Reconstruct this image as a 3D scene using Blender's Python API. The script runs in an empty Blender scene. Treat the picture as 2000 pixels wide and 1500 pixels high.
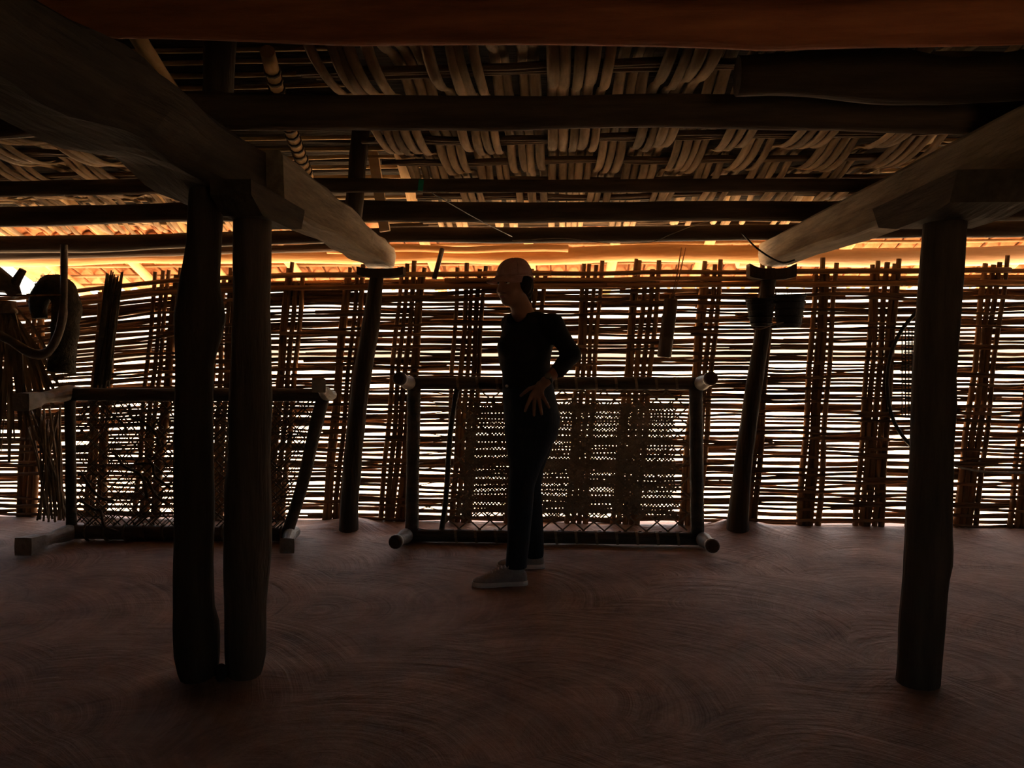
import bpy, math, random
import numpy as np
from mathutils import Vector, Matrix, noise as mnoise

random.seed(7)
rnd = random.random
def U(a, b): return a + (b - a) * rnd()

scene = bpy.context.scene
C = scene.collection

# ------------------------------------------------------------------ camera
FPX, VPX, VPY = 1540.0, 1085.0, 697.0
CAM = Vector((0.0, 0.0, 1.15))
yaw = math.atan((VPX - 1000) / FPX)
pitch = math.atan((750 - VPY) / FPX)
cam_d = bpy.data.cameras.new('camera')
cam_d.sensor_width = 36.0
cam_d.lens = FPX / 2000 * 36.0
cam_d.clip_start = 0.05
cam_d.clip_end = 500
cam = bpy.data.objects.new('camera', cam_d)
C.objects.link(cam)
cam.location = CAM
cam.rotation_euler = (math.radians(90) - pitch, 0, yaw)
scene.camera = cam
RM = cam.rotation_euler.to_matrix()

# ------------------------------------------------------------------ world, sun, exposure
SUN_EL, SUN_AZ = 62.0, 20.0      # sun stands high over the yard beyond the wattle wall
world = bpy.data.worlds.new('world')
scene.world = world
world.use_nodes = True
wn = world.node_tree.nodes
wn.clear()
wout = wn.new('ShaderNodeOutputWorld')
wbg = wn.new('ShaderNodeBackground')
sky = wn.new('ShaderNodeTexSky')
sky.sky_type = 'NISHITA'
sky.sun_disc = False
sky.sun_elevation = math.radians(SUN_EL)
sky.sun_rotation = math.radians(SUN_AZ)
sky.dust_density = 4.0
sky.air_density = 1.0
wmx = wn.new('ShaderNodeMix')          # warm dust haze over the whole sky
wmx.data_type = 'RGBA'; wmx.blend_type = 'MULTIPLY'
wmx.inputs[0].default_value = 1.0
wmx.inputs[7].default_value = (1.0, 0.90, 0.78, 1)
world.node_tree.links.new(sky.outputs[0], wmx.inputs[6])
world.node_tree.links.new(wmx.outputs[2], wbg.inputs[0])
world.node_tree.links.new(wbg.outputs[0], wout.inputs[0])
wbg.inputs[1].default_value = 0.27
sun_d = bpy.data.lights.new('sun', 'SUN')
sun_d.energy = 9.0
sun_d.angle = math.radians(0.6)
sun_d.color = (1.0, 0.91, 0.76)
sun = bpy.data.objects.new('sun', sun_d)
C.objects.link(sun)
_e, _a = math.radians(SUN_EL), math.radians(SUN_AZ)
_sd = Vector((math.cos(_e) * math.sin(_a), math.cos(_e) * math.cos(_a), math.sin(_e)))
sun.rotation_euler = (-_sd).to_track_quat('-Z', 'Y').to_euler()
sun.location = (0, 20, 30)
vs = scene.view_settings
vs.view_transform = 'Standard'
vs.look = 'None'
vs.exposure = 2.45
vs.gamma = 1.0
vs.use_curve_mapping = False
scene.cycles.max_bounces = 8
scene.cycles.diffuse_bounces = 5
scene.cycles.sample_clamp_indirect = 6.0

# ------------------------------------------------------------------ pixel helpers (2000 x 1500)
def ray(px, py):
    d = RM @ Vector(((px - 1000) / FPX, -(py - 750) / FPX, -1.0))
    return d
def at(px, py, Y):
    d = ray(px, py)
    return CAM + d * ((Y - CAM.y) / d.y)
def atz(px, py, Z):
    d = ray(px, py)
    return CAM + d * ((Z - CAM.z) / d.z)
def fl(px, py): return atz(px, py, 0.0)
def mpp(Y): return Y / FPX        # metres per pixel at depth Y
def proj(p):
    v = RM.transposed() @ (Vector(p) - CAM)
    return (1000 + FPX * v.x / -v.z, 750 - FPX * v.y / -v.z)

# ------------------------------------------------------------------ materials
def mat(name, col, col2=None, scale=(6, 6, 6), rough=0.85, bump=0.3, var=0.25, detail=6, spec=0.25, metallic=0.0, bscale=None):
    m = bpy.data.materials.new(name)
    m.use_nodes = True
    nt = m.node_tree
    n, l = nt.nodes, nt.links
    b = n['Principled BSDF']
    b.inputs['Roughness'].default_value = rough
    b.inputs['Metallic'].default_value = metallic
    b.inputs['Specular IOR Level'].default_value = spec
    tc = n.new('ShaderNodeTexCoord')
    mp = n.new('ShaderNodeMapping')
    mp.inputs['Scale'].default_value = scale
    l.new(tc.outputs['Object'], mp.inputs['Vector'])
    no = n.new('ShaderNodeTexNoise')
    no.inputs['Scale'].default_value = 1.0
    no.inputs['Detail'].default_value = detail
    no.inputs['Roughness'].default_value = 0.62
    l.new(mp.outputs[0], no.inputs['Vector'])
    cr = n.new('ShaderNodeValToRGB')
    col2 = col2 or tuple(c * 0.45 for c in col)
    cr.color_ramp.elements[0].position = 0.32
    cr.color_ramp.elements[0].color = (*col2, 1)
    cr.color_ramp.elements[1].position = 0.66
    cr.color_ramp.elements[1].color = (*col, 1)
    l.new(no.outputs['Fac'], cr.inputs[0])
    oi = n.new('ShaderNodeObjectInfo')
    mr = n.new('ShaderNodeMapRange')
    mr.inputs['To Min'].default_value = 1 - var
    mr.inputs['To Max'].default_value = 1 + var
    l.new(oi.outputs['Random'], mr.inputs['Value'])
    hs = n.new('ShaderNodeHueSaturation')
    l.new(mr.outputs[0], hs.inputs['Value'])
    l.new(cr.outputs[0], hs.inputs['Color'])
    l.new(hs.outputs[0], b.inputs['Base Color'])
    if bump:
        no2 = n.new('ShaderNodeTexNoise')
        no2.inputs['Scale'].default_value = bscale or 2.5
        no2.inputs['Detail'].default_value = 5
        l.new(mp.outputs[0], no2.inputs['Vector'])
        bp = n.new('ShaderNodeBump')
        bp.inputs['Strength'].default_value = bump
        bp.inputs['Distance'].default_value = 0.02
        l.new(no2.outputs['Fac'], bp.inputs['Height'])
        l.new(bp.outputs[0], b.inputs['Normal'])
    return m

M = {}
M['log'] = mat('log_wood', (0.10, 0.068, 0.042), (0.04, 0.027, 0.017), (1.5, 14, 14), bump=0.5)
M['log_red'] = mat('red_log_wood', (0.42, 0.15, 0.055), (0.16, 0.05, 0.02), (1.5, 12, 12), bump=0.45, var=0.05)
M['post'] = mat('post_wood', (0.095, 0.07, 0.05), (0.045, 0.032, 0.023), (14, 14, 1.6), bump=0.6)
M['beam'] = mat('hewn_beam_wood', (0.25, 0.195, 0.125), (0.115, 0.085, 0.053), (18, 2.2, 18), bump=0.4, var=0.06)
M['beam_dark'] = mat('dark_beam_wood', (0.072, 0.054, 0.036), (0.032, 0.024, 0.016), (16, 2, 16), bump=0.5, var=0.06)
M['pale'] = mat('peeled_pole_wood', (0.80, 0.52, 0.25), (0.58, 0.30, 0.12), (1.8, 16, 16), bump=0.3, var=0.12)
M['pale_grey'] = mat('weathered_pale_pole', (0.80, 0.62, 0.42), (0.6, 0.42, 0.25), (1.8, 16, 16), bump=0.3, var=0.05)
M['pale_y'] = mat('peeled_rafter_wood', (0.66, 0.44, 0.22), (0.4, 0.24, 0.1), (16, 2, 8), bump=0.3, var=0.15)
M['twig'] = mat('wattle_twig', (0.27, 0.155, 0.082), (0.11, 0.06, 0.035), (4, 30, 30), bump=0.4, var=0.4)
M['stake'] = mat('bamboo_stake', (0.33, 0.18, 0.085), (0.14, 0.072, 0.035), (30, 30, 3), bump=0.3, var=0.3)
M['rail'] = mat('split_bamboo_rail', (0.52, 0.27, 0.11), (0.26, 0.125, 0.05), (3, 30, 30), bump=0.3, var=0.3)
M['strip'] = mat('split_bamboo_strip', (0.46, 0.31, 0.17), (0.21, 0.14, 0.075), (22, 4, 10), bump=0.3, var=0.35)
M['weft'] = mat('weft_rod', (0.24, 0.16, 0.09), (0.1, 0.065, 0.035), (3, 22, 22), bump=0.3, var=0.3)
M['batten'] = mat('roof_batten', (0.50, 0.36, 0.20), (0.26, 0.18, 0.09), (3, 25, 25), bump=0.25, var=0.3)
M['tile'] = mat('clay_roof_tile', (0.52, 0.25, 0.11), (0.32, 0.13, 0.055), (9, 9, 9), bump=0.3, var=0.25)
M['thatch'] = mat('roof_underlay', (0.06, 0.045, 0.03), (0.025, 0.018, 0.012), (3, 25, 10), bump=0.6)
M['mud'] = mat('mud_wall', (0.20, 0.13, 0.085), (0.13, 0.08, 0.055), (3, 3, 3), bump=0.4)
M['sand'] = mat('sunlit_sand', (0.66, 0.47, 0.29), (0.54, 0.37, 0.22), (0.7, 0.7, 0.7), bump=0.2, var=0)
M['cot_wood'] = mat('cot_frame_wood', (0.10, 0.078, 0.06), (0.045, 0.034, 0.026), (5, 20, 20), bump=0.4, rough=0.6)
M['cot_leg'] = mat('worn_cot_leg_wood', (0.36, 0.33, 0.29), (0.2, 0.18, 0.155), (14, 8, 14), bump=0.3, rough=0.5, var=0.12)
M['cot_cap'] = mat('pale_ring', (0.6, 0.57, 0.52), (0.4, 0.38, 0.34), (10, 10, 10), bump=0.1, rough=0.45)
M['cot_end'] = mat('dark_leg_end', (0.10, 0.06, 0.045), (0.05, 0.03, 0.022), (20, 20, 20), bump=0.2)
M['strap'] = mat('woven_cot_strap', (0.34, 0.26, 0.185), (0.2, 0.15, 0.10), (12, 12, 12), bump=0.15, var=0.1)
M['rope'] = mat('dark_coir_rope', (0.16, 0.12, 0.08), (0.08, 0.06, 0.04), (20, 20, 20), bump=0.3)
M['cord'] = mat('pale_cord', (0.42, 0.34, 0.25), (0.26, 0.2, 0.14), (20, 20, 20), bump=0.1)
M['wire'] = mat('black_wire', (0.03, 0.028, 0.026), None, (20, 20, 20), bump=0, rough=0.5)
M['wire_pale'] = mat('thin_pale_wire', (0.5, 0.45, 0.38), None, (20, 20, 20), bump=0, rough=0.4)
M['leaf'] = mat('dry_palm_leaf', (0.26, 0.19, 0.12), (0.12, 0.085, 0.05), (30, 30, 4), bump=0.3, var=0.35)
M['hank'] = mat('dark_fibre', (0.055, 0.045, 0.03), (0.025, 0.02, 0.014), (25, 25, 25), bump=0.5)
M['basket'] = mat('black_basket', (0.03, 0.028, 0.028), (0.016, 0.015, 0.015), (40, 40, 40), bump=0.4, rough=0.6)
M['bamboo_dark'] = mat('aged_bamboo', (0.11, 0.07, 0.042), (0.055, 0.034, 0.02), (25, 25, 3), bump=0.2, rough=0.55)
M['green'] = mat('green_tag', (0.02, 0.36, 0.22), (0.015, 0.28, 0.17), (10, 10, 10), bump=0, rough=0.5)
M['stone'] = mat('dark_stone', (0.05, 0.042, 0.036), None, (20, 20, 20), bump=0.4)
M['skin'] = mat('skin', (0.29, 0.15, 0.095), (0.26, 0.135, 0.085), (12, 12, 12), bump=0.05, rough=0.55, var=0)
M['lip'] = mat('lip', (0.36, 0.13, 0.1), (0.32, 0.11, 0.085), (12, 12, 12), bump=0, rough=0.5, var=0)
M['eye_white'] = mat('eye_white', (0.6, 0.57, 0.53), (0.55, 0.52, 0.48), (9, 9, 9), bump=0, rough=0.25, var=0)
M['iris'] = mat('iris', (0.03, 0.018, 0.012), None, (9, 9, 9), bump=0, rough=0.2, var=0)
M['hair'] = mat('black_hair', (0.02, 0.015, 0.012), (0.01, 0.008, 0.006), (40, 40, 8), bump=0.4, rough=0.9, var=0, spec=0.05)
M['shirt'] = mat('black_jersey', (0.014, 0.013, 0.014), (0.010, 0.0095, 0.010), (20, 20, 20), bump=0.1, rough=0.9, var=0)
M['jeans'] = mat('dark_denim', (0.022, 0.028, 0.038), (0.013, 0.017, 0.024), (60, 60, 20), bump=0.15, rough=0.9, var=0)
M['cap'] = mat('pink_cotton', (0.46, 0.27, 0.24), (0.36, 0.20, 0.175), (30, 30, 30), bump=0.15, rough=0.9, var=0)
M['shoe'] = mat('grey_canvas', (0.36, 0.33, 0.31), (0.28, 0.255, 0.24), (50, 50, 50), bump=0.2, rough=0.9, var=0)
M['sole'] = mat('pale_rubber', (0.75, 0.70, 0.64), (0.66, 0.61, 0.56), (20, 20, 20), bump=0.05, rough=0.7, var=0)
M['watch'] = mat('watch_metal', (0.3, 0.29, 0.27), None, (20, 20, 20), bump=0, rough=0.3, var=0, metallic=0.7)
M['brass'] = mat('trouser_button', (0.6, 0.5, 0.4), None, (20, 20, 20), bump=0, rough=0.3, var=0, metallic=0.8)

def floor_material():
    m = bpy.data.materials.new('smeared_mud_floor')
    m.use_nodes = True
    nt = m.node_tree
    n, l = nt.nodes, nt.links
    b = n['Principled BSDF']
    b.inputs['Roughness'].default_value = 0.72
    b.inputs['Specular IOR Level'].default_value = 0.35
    tc = n.new('ShaderNodeTexCoord')
    nz = n.new('ShaderNodeTexNoise'); nz.inputs['Scale'].default_value = 1.3; nz.inputs['Detail'].default_value = 3
    l.new(tc.outputs['Object'], nz.inputs['Vector'])
    mixv = n.new('ShaderNodeVectorMath'); mixv.operation = 'MULTIPLY_ADD'
    l.new(nz.outputs['Color'], mixv.inputs[0])
    mixv.inputs[1].default_value = (0.16, 0.16, 0.0)
    l.new(tc.outputs['Object'], mixv.inputs[2])
    arcs = []
    for sc, off, dk in ((1.25, (-0.30, -0.42, 0), 30.0), (1.9, (0.22, -0.36, 0), 44.0)):
        vo = n.new('ShaderNodeTexVoronoi'); vo.voronoi_dimensions = '2D'
        vo.inputs['Scale'].default_value = sc
        l.new(mixv.outputs[0], vo.inputs['Vector'])
        ad = n.new('ShaderNodeVectorMath'); ad.operation = 'ADD'
        ad.inputs[1].default_value = off
        l.new(vo.outputs['Position'], ad.inputs[0])
        flat = n.new('ShaderNodeVectorMath'); flat.operation = 'MULTIPLY'; flat.inputs[1].default_value = (1, 1, 0)
        l.new(mixv.outputs[0], flat.inputs[0])
        di = n.new('ShaderNodeVectorMath'); di.operation = 'DISTANCE'
        l.new(flat.outputs[0], di.inputs[0]); l.new(ad.outputs[0], di.inputs[1])
        mu = n.new('ShaderNodeMath'); mu.operation = 'MULTIPLY'; mu.inputs[1].default_value = dk
        l.new(di.outputs['Value'], mu.inputs[0])
        sx = n.new('ShaderNodeSeparateXYZ'); l.new(tc.outputs['Object'], sx.inputs[0])
        cx_ = n.new('ShaderNodeCombineXYZ')
        l.new(mu.outputs[0], cx_.inputs[0])
        sc2 = n.new('ShaderNodeMath'); sc2.operation = 'MULTIPLY'; sc2.inputs[1].default_value = 1.6
        l.new(sx.outputs[0], sc2.inputs[0]); l.new(sc2.outputs[0], cx_.inputs[1])
        cm = n.new('ShaderNodeMath'); cm.operation = 'MULTIPLY'; cm.inputs[1].default_value = 37.0
        l.new(vo.outputs['Color'], cm.inputs[0]); l.new(cm.outputs[0], cx_.inputs[2])
        n3 = n.new('ShaderNodeTexNoise'); n3.inputs['Scale'].default_value = 1.0; n3.inputs['Detail'].default_value = 3; n3.inputs['Roughness'].default_value = 0.6
        l.new(cx_.outputs[0], n3.inputs['Vector'])
        m3 = n.new('ShaderNodeMath'); m3.operation = 'MULTIPLY_ADD'; m3.inputs[1].default_value = 4.0; m3.inputs[2].default_value = -2.0
        l.new(n3.outputs['Fac'], m3.inputs[0])
        arcs.append(m3)
    addn = n.new('ShaderNodeMath'); addn.operation = 'MULTIPLY_ADD'; addn.inputs[1].default_value = 0.6
    l.new(arcs[1].outputs[0], addn.inputs[0]); l.new(arcs[0].outputs[0], addn.inputs[2])
    # patchiness of the smears
    np_ = n.new('ShaderNodeTexNoise'); np_.inputs['Scale'].default_value = 2.2; np_.inputs['Detail'].default_value = 5
    l.new(tc.outputs['Object'], np_.inputs['Vector'])
    pr = n.new('ShaderNodeMapRange'); pr.inputs['From Min'].default_value = 0.30; pr.inputs['From Max'].default_value = 0.62; pr.inputs['To Min'].default_value = 0.25
    l.new(np_.outputs['Fac'], pr.inputs['Value'])
    arc_p = n.new('ShaderNodeMath'); arc_p.operation = 'MULTIPLY'
    l.new(addn.outputs[0], arc_p.inputs[0]); l.new(pr.outputs[0], arc_p.inputs[1])
    nb = n.new('ShaderNodeTexNoise'); nb.inputs['Scale'].default_value = 3.0; nb.inputs['Detail'].default_value = 8; nb.inputs['Roughness'].default_value = 0.65
    l.new(tc.outputs['Object'], nb.inputs['Vector'])
    cs = n.new('ShaderNodeMath'); cs.operation = 'MULTIPLY_ADD'; cs.inputs[1].default_value = 0.16
    l.new(arc_p.outputs[0], cs.inputs[0]); l.new(nb.outputs['Fac'], cs.inputs[2])
    cr = n.new('ShaderNodeValToRGB')
    cr.color_ramp.elements[0].position = 0.28; cr.color_ramp.elements[0].color = (0.16, 0.088, 0.056, 1)
    cr.color_ramp.elements[1].position = 0.78; cr.color_ramp.elements[1].color = (0.46, 0.285, 0.20, 1)
    l.new(cs.outputs[0], cr.inputs[0])
    l.new(cr.outputs[0], b.inputs['Base Color'])
    bp = n.new('ShaderNodeBump'); bp.inputs['Strength'].default_value = 0.7; bp.inputs['Distance'].default_value = 0.02
    l.new(cs.outputs[0], bp.inputs['Height'])
    l.new(bp.outputs[0], b.inputs['Normal'])
    return m
M['floor'] = floor_material()

# ------------------------------------------------------------------ mesh builder
class MB:
    def __init__(self):
        self.v, self.f, self.s = [], [], []
    def tube(self, pts, rad, n=8, cap=True, lump=0.0, seed=0, lf=3.0, flat=1.0):
        pts = [Vector(p) for p in pts]
        if not hasattr(rad, '__len__'): rad = [rad] * len(pts)
        base = len(self.v)
        t0 = (pts[1] - pts[0]).normalized()
        up = Vector((0, 0, 1)) if abs(t0.z) < 0.9 else Vector((0, 1, 0))
        a = t0.cross(up).normalized()
        L = len(pts)
        for i, p in enumerate(pts):
            t = (pts[min(i + 1, L - 1)] - pts[max(i - 1, 0)])
            t = t.normalized() if t.length > 1e-9 else t0
            a = (a - t * a.dot(t))
            a = a.normalized() if a.length > 1e-6 else t.orthogonal().normalized()
            b = t.cross(a)
            for k in range(n):
                th = 2 * math.pi * k / n
                d = a * math.cos(th) + b * math.sin(th) * flat
                r = rad[i]
                if lump:
                    q = p + d * rad[i]
                    r *= 1 + lump * mnoise.noise(Vector((q.x * lf + seed * 3.1, q.y * lf + seed, q.z * lf - seed * 1.7)))
                self.v.append(p + d * r)
        for i in range(L - 1):
            for k in range(n):
                k2 = (k + 1) % n
                self.f.append((base + i * n + k, base + i * n + k2, base + (i + 1) * n + k2, base + (i + 1) * n + k))
                self.s.append(True)
        if cap:
            self.f.append(tuple(base + k for k in range(n - 1, -1, -1))); self.s.append(False)
            self.f.append(tuple(base + (L - 1) * n + k for k in range(n))); self.s.append(False)
        return self
    def loft(self, rings, cap=True, smooth=True):
        base = len(self.v); n = len(rings[0])
        for r in rings: self.v += [Vector(p) for p in r]
        for i in range(len(rings) - 1):
            for k in range(n):
                k2 = (k + 1) % n
                self.f.append((base + i * n + k, base + i * n + k2, base + (i + 1) * n + k2, base + (i + 1) * n + k))
                self.s.append(smooth)
        if cap:
            self.f.append(tuple(base + k for k in range(n - 1, -1, -1))); self.s.append(False)
            self.f.append(tuple(base + (len(rings) - 1) * n + k for k in range(n))); self.s.append(False)
        return self
    def box(self, c, sx, sy, sz, R=None):
        c = Vector(c); base = len(self.v)
        for dz in (-1, 1):
            for dx, dy in ((-1, -1), (1, -1), (1, 1), (-1, 1)):
                p = Vector((dx * sx / 2, dy * sy / 2, dz * sz / 2))
                if R is not None: p = R @ p
                self.v.append(c + p)
        for q in ((3, 2, 1, 0), (4, 5, 6, 7), (0, 1, 5, 4), (1, 2, 6, 5), (2, 3, 7, 6), (3, 0, 4, 7)):
            self.f.append(tuple(base + i for i in q)); self.s.append(False)
        return self
    def ball(self, c, rx, ry=None, rz=None, n=12, m=8, R=None):
        ry = ry or rx; rz = rz or rx
        c = Vector(c)
        rings = []
        for i in range(m + 1):
            ph = math.pi * (i / m) if 0 < i < m else (0.02 if i == 0 else math.pi - 0.02)
            ring = []
            for k in range(n):
                th = 2 * math.pi * k / n
                p = Vector((rx * math.sin(ph) * math.cos(th), ry * math.sin(ph) * math.sin(th), -rz * math.cos(ph)))
                ring.append(c + (R @ p if R is not None else p))
            rings.append(ring)
        return self.loft(rings)
    def strip(self, pts, wdir, width, thick):
        """flat band along pts; wdir = width direction, thickness along the cross"""
        rings = []
        L = len(pts)
        for i, p in enumerate(pts):
            t = (pts[min(i + 1, L - 1)] - pts[max(i - 1, 0)]).normalized()
            w = (wdir - t * wdir.dot(t)).normalized()
            nn = t.cross(w)
            h, q = w * width / 2, nn * thick / 2
            rings.append([p - h - q, p + h - q, p + h + q, p - h + q])
        return self.loft(rings, smooth=False)
    def build(self, name, material, parent=None, loc=None):
        if parent is not None:
            o0 = Vector(root_loc(parent))
        elif loc is not None:
            o0 = Vector(loc)
        else:
            zs = min(p.z for p in self.v)
            xs = [p.x for p in self.v]; ys = [p.y for p in self.v]
            o0 = Vector(((min(xs) + max(xs)) / 2, (min(ys) + max(ys)) / 2, zs))
        me = bpy.data.meshes.new(name)
        me.from_pydata([tuple(p - o0) for p in self.v], [], self.f)
        me.polygons.foreach_set('use_smooth', self.s)
        me.materials.append(M[material] if isinstance(material, str) else material)
        me.update()
        ob = bpy.data.objects.new(name, me)
        C.objects.link(ob)
        if parent is not None:
            ob.parent = parent
        else:
            ob.location = o0
        return ob

def root_loc(o):
    while o.parent is not None: o = o.parent
    return o.location
def tag(o, label, cat, group=None):
    o['label'] = label; o['category'] = cat
    if group: o['group'] = group
    return o
def empty(name, loc, label=None, cat=None, group=None, kind=None):
    o = bpy.data.objects.new(name, None)
    o.empty_display_size = 0.1
    C.objects.link(o); o.location = Vector(loc)
    if label: tag(o, label, cat, group)
    if kind: o['kind'] = kind
    return o
def lerp(a, b, t): return a + (b - a) * t
def interp(xs, ys, x):
    return float(np.interp(x, xs, ys))
def densify(pts, step):
    out = []
    for a, b in zip(pts[:-1], pts[1:]):
        k = max(1, int((Vector(b) - Vector(a)).length / step))
        for i in range(k): out.append(Vector(a).lerp(Vector(b), i / k))
    out.append(Vector(pts[-1]))
    return out
def smoothpath(pts, k=6):
    """Catmull-Rom through pts"""
    P = [Vector(p) for p in pts]
    P = [P[0] * 2 - P[1]] + P + [P[-1] * 2 - P[-2]]
    out = []
    for i in range(1, len(P) - 2):
        for j in range(k):
            t = j / k
            p0, p1, p2, p3 = P[i - 1], P[i], P[i + 1], P[i + 2]
            out.append(0.5 * ((2 * p1) + (p2 - p0) * t + (2 * p0 - 5 * p1 + 4 * p2 - p3) * t * t + (3 * p1 - p0 - 3 * p2 + p3) * t ** 3))
    out.append(P[-2])
    return out

WALL_Y = 5.30
XL, XR = -4.25, 3.95        # ends of the hut
Y_BACK = -1.6
ROOF_M = 0.38
def roof_z(y): return 1.98 + ROOF_M * (5.7 - y)
RIDGE_Y = 1.9

# ================================================================== SETTING
# ---- outside ground
g = MB()
g.v = [Vector((-150, -60, -0.06)), Vector((150, -60, -0.06)), Vector((150, 250, -0.06)), Vector((-150, 250, -0.06))]
g.f = [(0, 1, 2, 3)]; g.s = [False]
o = g.build('ground_outside', 'sand', loc=(0, 0, -0.06)); o['kind'] = 'structure'
o['label'] = 'sunlit sandy yard outside the wattle wall'

# ---- floor: uneven mud with low mounds at posts and wall
POST_BASES = [(fl(388, 1330), 0.13, 0.03), (fl(478, 1325), 0.13, 0.03), (fl(1795, 1345), 0.15, 0.035),
              (fl(680, 1034), 0.14, 0.05), (fl(1440, 1034), 0.14, 0.05)]
def floor_z(x, y):
    z = 0.012 * mnoise.noise(Vector((x * 1.1, y * 1.1, 3.3))) + 0.006 * mnoise.noise(Vector((x * 3.2, y * 3.2, 1.0)))
    for c, r, h in POST_BASES:
        d2 = (x - c.x) ** 2 + (y - c.y) ** 2
        z += h * math.exp(-d2 / (r * r))
    d = WALL_Y - 0.02 - y
    if d < 0.4: z += 0.03 * max(0.0, 1 - max(d, 0) / 0.4) ** 2
    if y > WALL_Y + 0.12: z -= 0.08 * min(1, (y - WALL_Y - 0.12) / 0.3)
    return z
fb = MB()
xs = np.linspace(XL - 0.1, XR + 0.1, 150)
ys = np.concatenate([np.linspace(Y_BACK, 2.0, 40), np.linspace(2.06, WALL_Y + 0.35, 75)])
for y in ys:
    for x in xs: fb.v.append(Vector((x, y, floor_z(x, y))))
nx = len(xs)
for j in range(len(ys) - 1):
    for i in range(nx - 1):
        a = j * nx + i
        fb.f.append((a, a + 1, a + 1 + nx, a + nx)); fb.s.append(True)
o = fb.build('floor', 'floor', loc=(0, 0, 0)); o['kind'] = 'structure'
o['label'] = 'dark brown hand-smeared mud floor with curved strokes'

# ---- side walls and wall behind the viewpoint (with an added opening for fill light)
def wall_box(name, x0, x1, y0, y1, z0, z1, label):
    b = MB(); b.box(((x0 + x1) / 2, (y0 + y1) / 2, (z0 + z1) / 2), x1 - x0, y1 - y0, z1 - z0)
    o = b.build(name, 'mud'); o['kind'] = 'structure'; o['label'] = label
def gable(name, x0, x1, label):
    zr = roof_z(RIDGE_Y) + 0.13
    zb = zr - ROOF_M * (RIDGE_Y - Y_BACK)
    ze = roof_z(WALL_Y) + 0.13
    prof = [(Y_BACK, -0.05), (WALL_Y - 0.1, -0.05), (WALL_Y - 0.1, ze), (RIDGE_Y, zr), (Y_BACK, zb)]
    b = MB(); b.loft([[Vector((x, y, z)) for y, z in prof] for x in (x0, x1)], smooth=False)
    o = b.build(name, 'mud'); o['kind'] = 'structure'; o['label'] = label
gable('wall_left', XL - 0.12, XL, 'mud end wall on the left, outside the picture')
gable('wall_right', XR, XR + 0.12, 'mud end wall on the right, outside the picture')
zb = roof_z(RIDGE_Y) - ROOF_M * (RIDGE_Y - Y_BACK) + 0.13
FILL_OPENING = (1.2, 1.52, 1.5)  # unseen opening, added and sized to let in soft fill from behind
for n_, (a, b_, z0, z1) in enumerate([(XL, FILL_OPENING[0], -0.05, zb), (FILL_OPENING[1], XR, -0.05, zb), (FILL_OPENING[0], FILL_OPENING[1], FILL_OPENING[2], zb)]):
    bb = MB(); bb.box(((a + b_) / 2, Y_BACK - 0.06, (z0 + z1) / 2), b_ - a, 0.12, z1 - z0)
    if n_ == 0:
        wf = bb.build('wall_front', 'mud'); wf['kind'] = 'structure'; wf['label'] = 'mud wall behind the viewpoint with an added opening for fill light'
    else:
        bb.build('wall_section', 'mud', wf)

# ---- roof
roof = empty('ceiling', (0, 0, 0), kind='structure')
roof['label'] = 'low sloping roof of poles, bamboo battens and clay tiles'
b = MB()
def slab(b, y0, y1, lift, th, fz):
    prof = [(y0, fz(y0) + lift), (y1, fz(y1) + lift), (y1, fz(y1) + lift + th), (y0, fz(y0) + lift + th)]
    b.loft([[Vector((x, y, z)) for y, z in prof] for x in (XL - 0.3, XR + 0.3)], smooth=False)
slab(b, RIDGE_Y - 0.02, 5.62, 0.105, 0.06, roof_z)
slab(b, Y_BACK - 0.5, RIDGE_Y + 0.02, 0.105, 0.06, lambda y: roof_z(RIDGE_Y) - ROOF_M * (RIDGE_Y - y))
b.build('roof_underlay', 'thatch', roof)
# outer skin over the tiled overhang so no sky shows between tiles
b = MB(); slab(b, 5.55, 6.66, 0.19, 0.03, roof_z)
b.build('roof_cover', 'tile', roof)
RAFTERS = [-4.0, -3.3, -2.68, -2.05, -0.95, -0.2, 0.42, 1.1, 1.62, 2.12, 2.75, 3.4]
for i, x in enumerate(RAFTERS):
    b = MB()
    pts = [Vector((x + 0.015 * math.sin(k * 1.3 + i), y, roof_z(y) + 0.03)) for k, y in enumerate(np.linspace(RIDGE_Y, 6.62, 14))]
    b.tube(pts, [U(0.034, 0.042) for _ in pts], 8, lump=0.15, seed=i)
    b.build('rafter', 'pale_y', roof)
yy = 2.3; i = 0
while yy < 6.6:
    b = MB()
    x = XL
    pts = [Vector((x, yy + 0.012 * mnoise.noise(Vector((x * 2, i, 0))), roof_z(yy) + 0.075 + 0.006 * mnoise.noise(Vector((x * 2, i, 5))))) for x in np.linspace(XL, XR, 26)]
    b.tube(pts, [U(0.011, 0.015) for _ in pts], 6)
    b.build('batten', 'batten', roof)
    yy += U(0.075, 0.125) * (1.0 if yy < 5.3 else 1.5); i += 1
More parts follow.
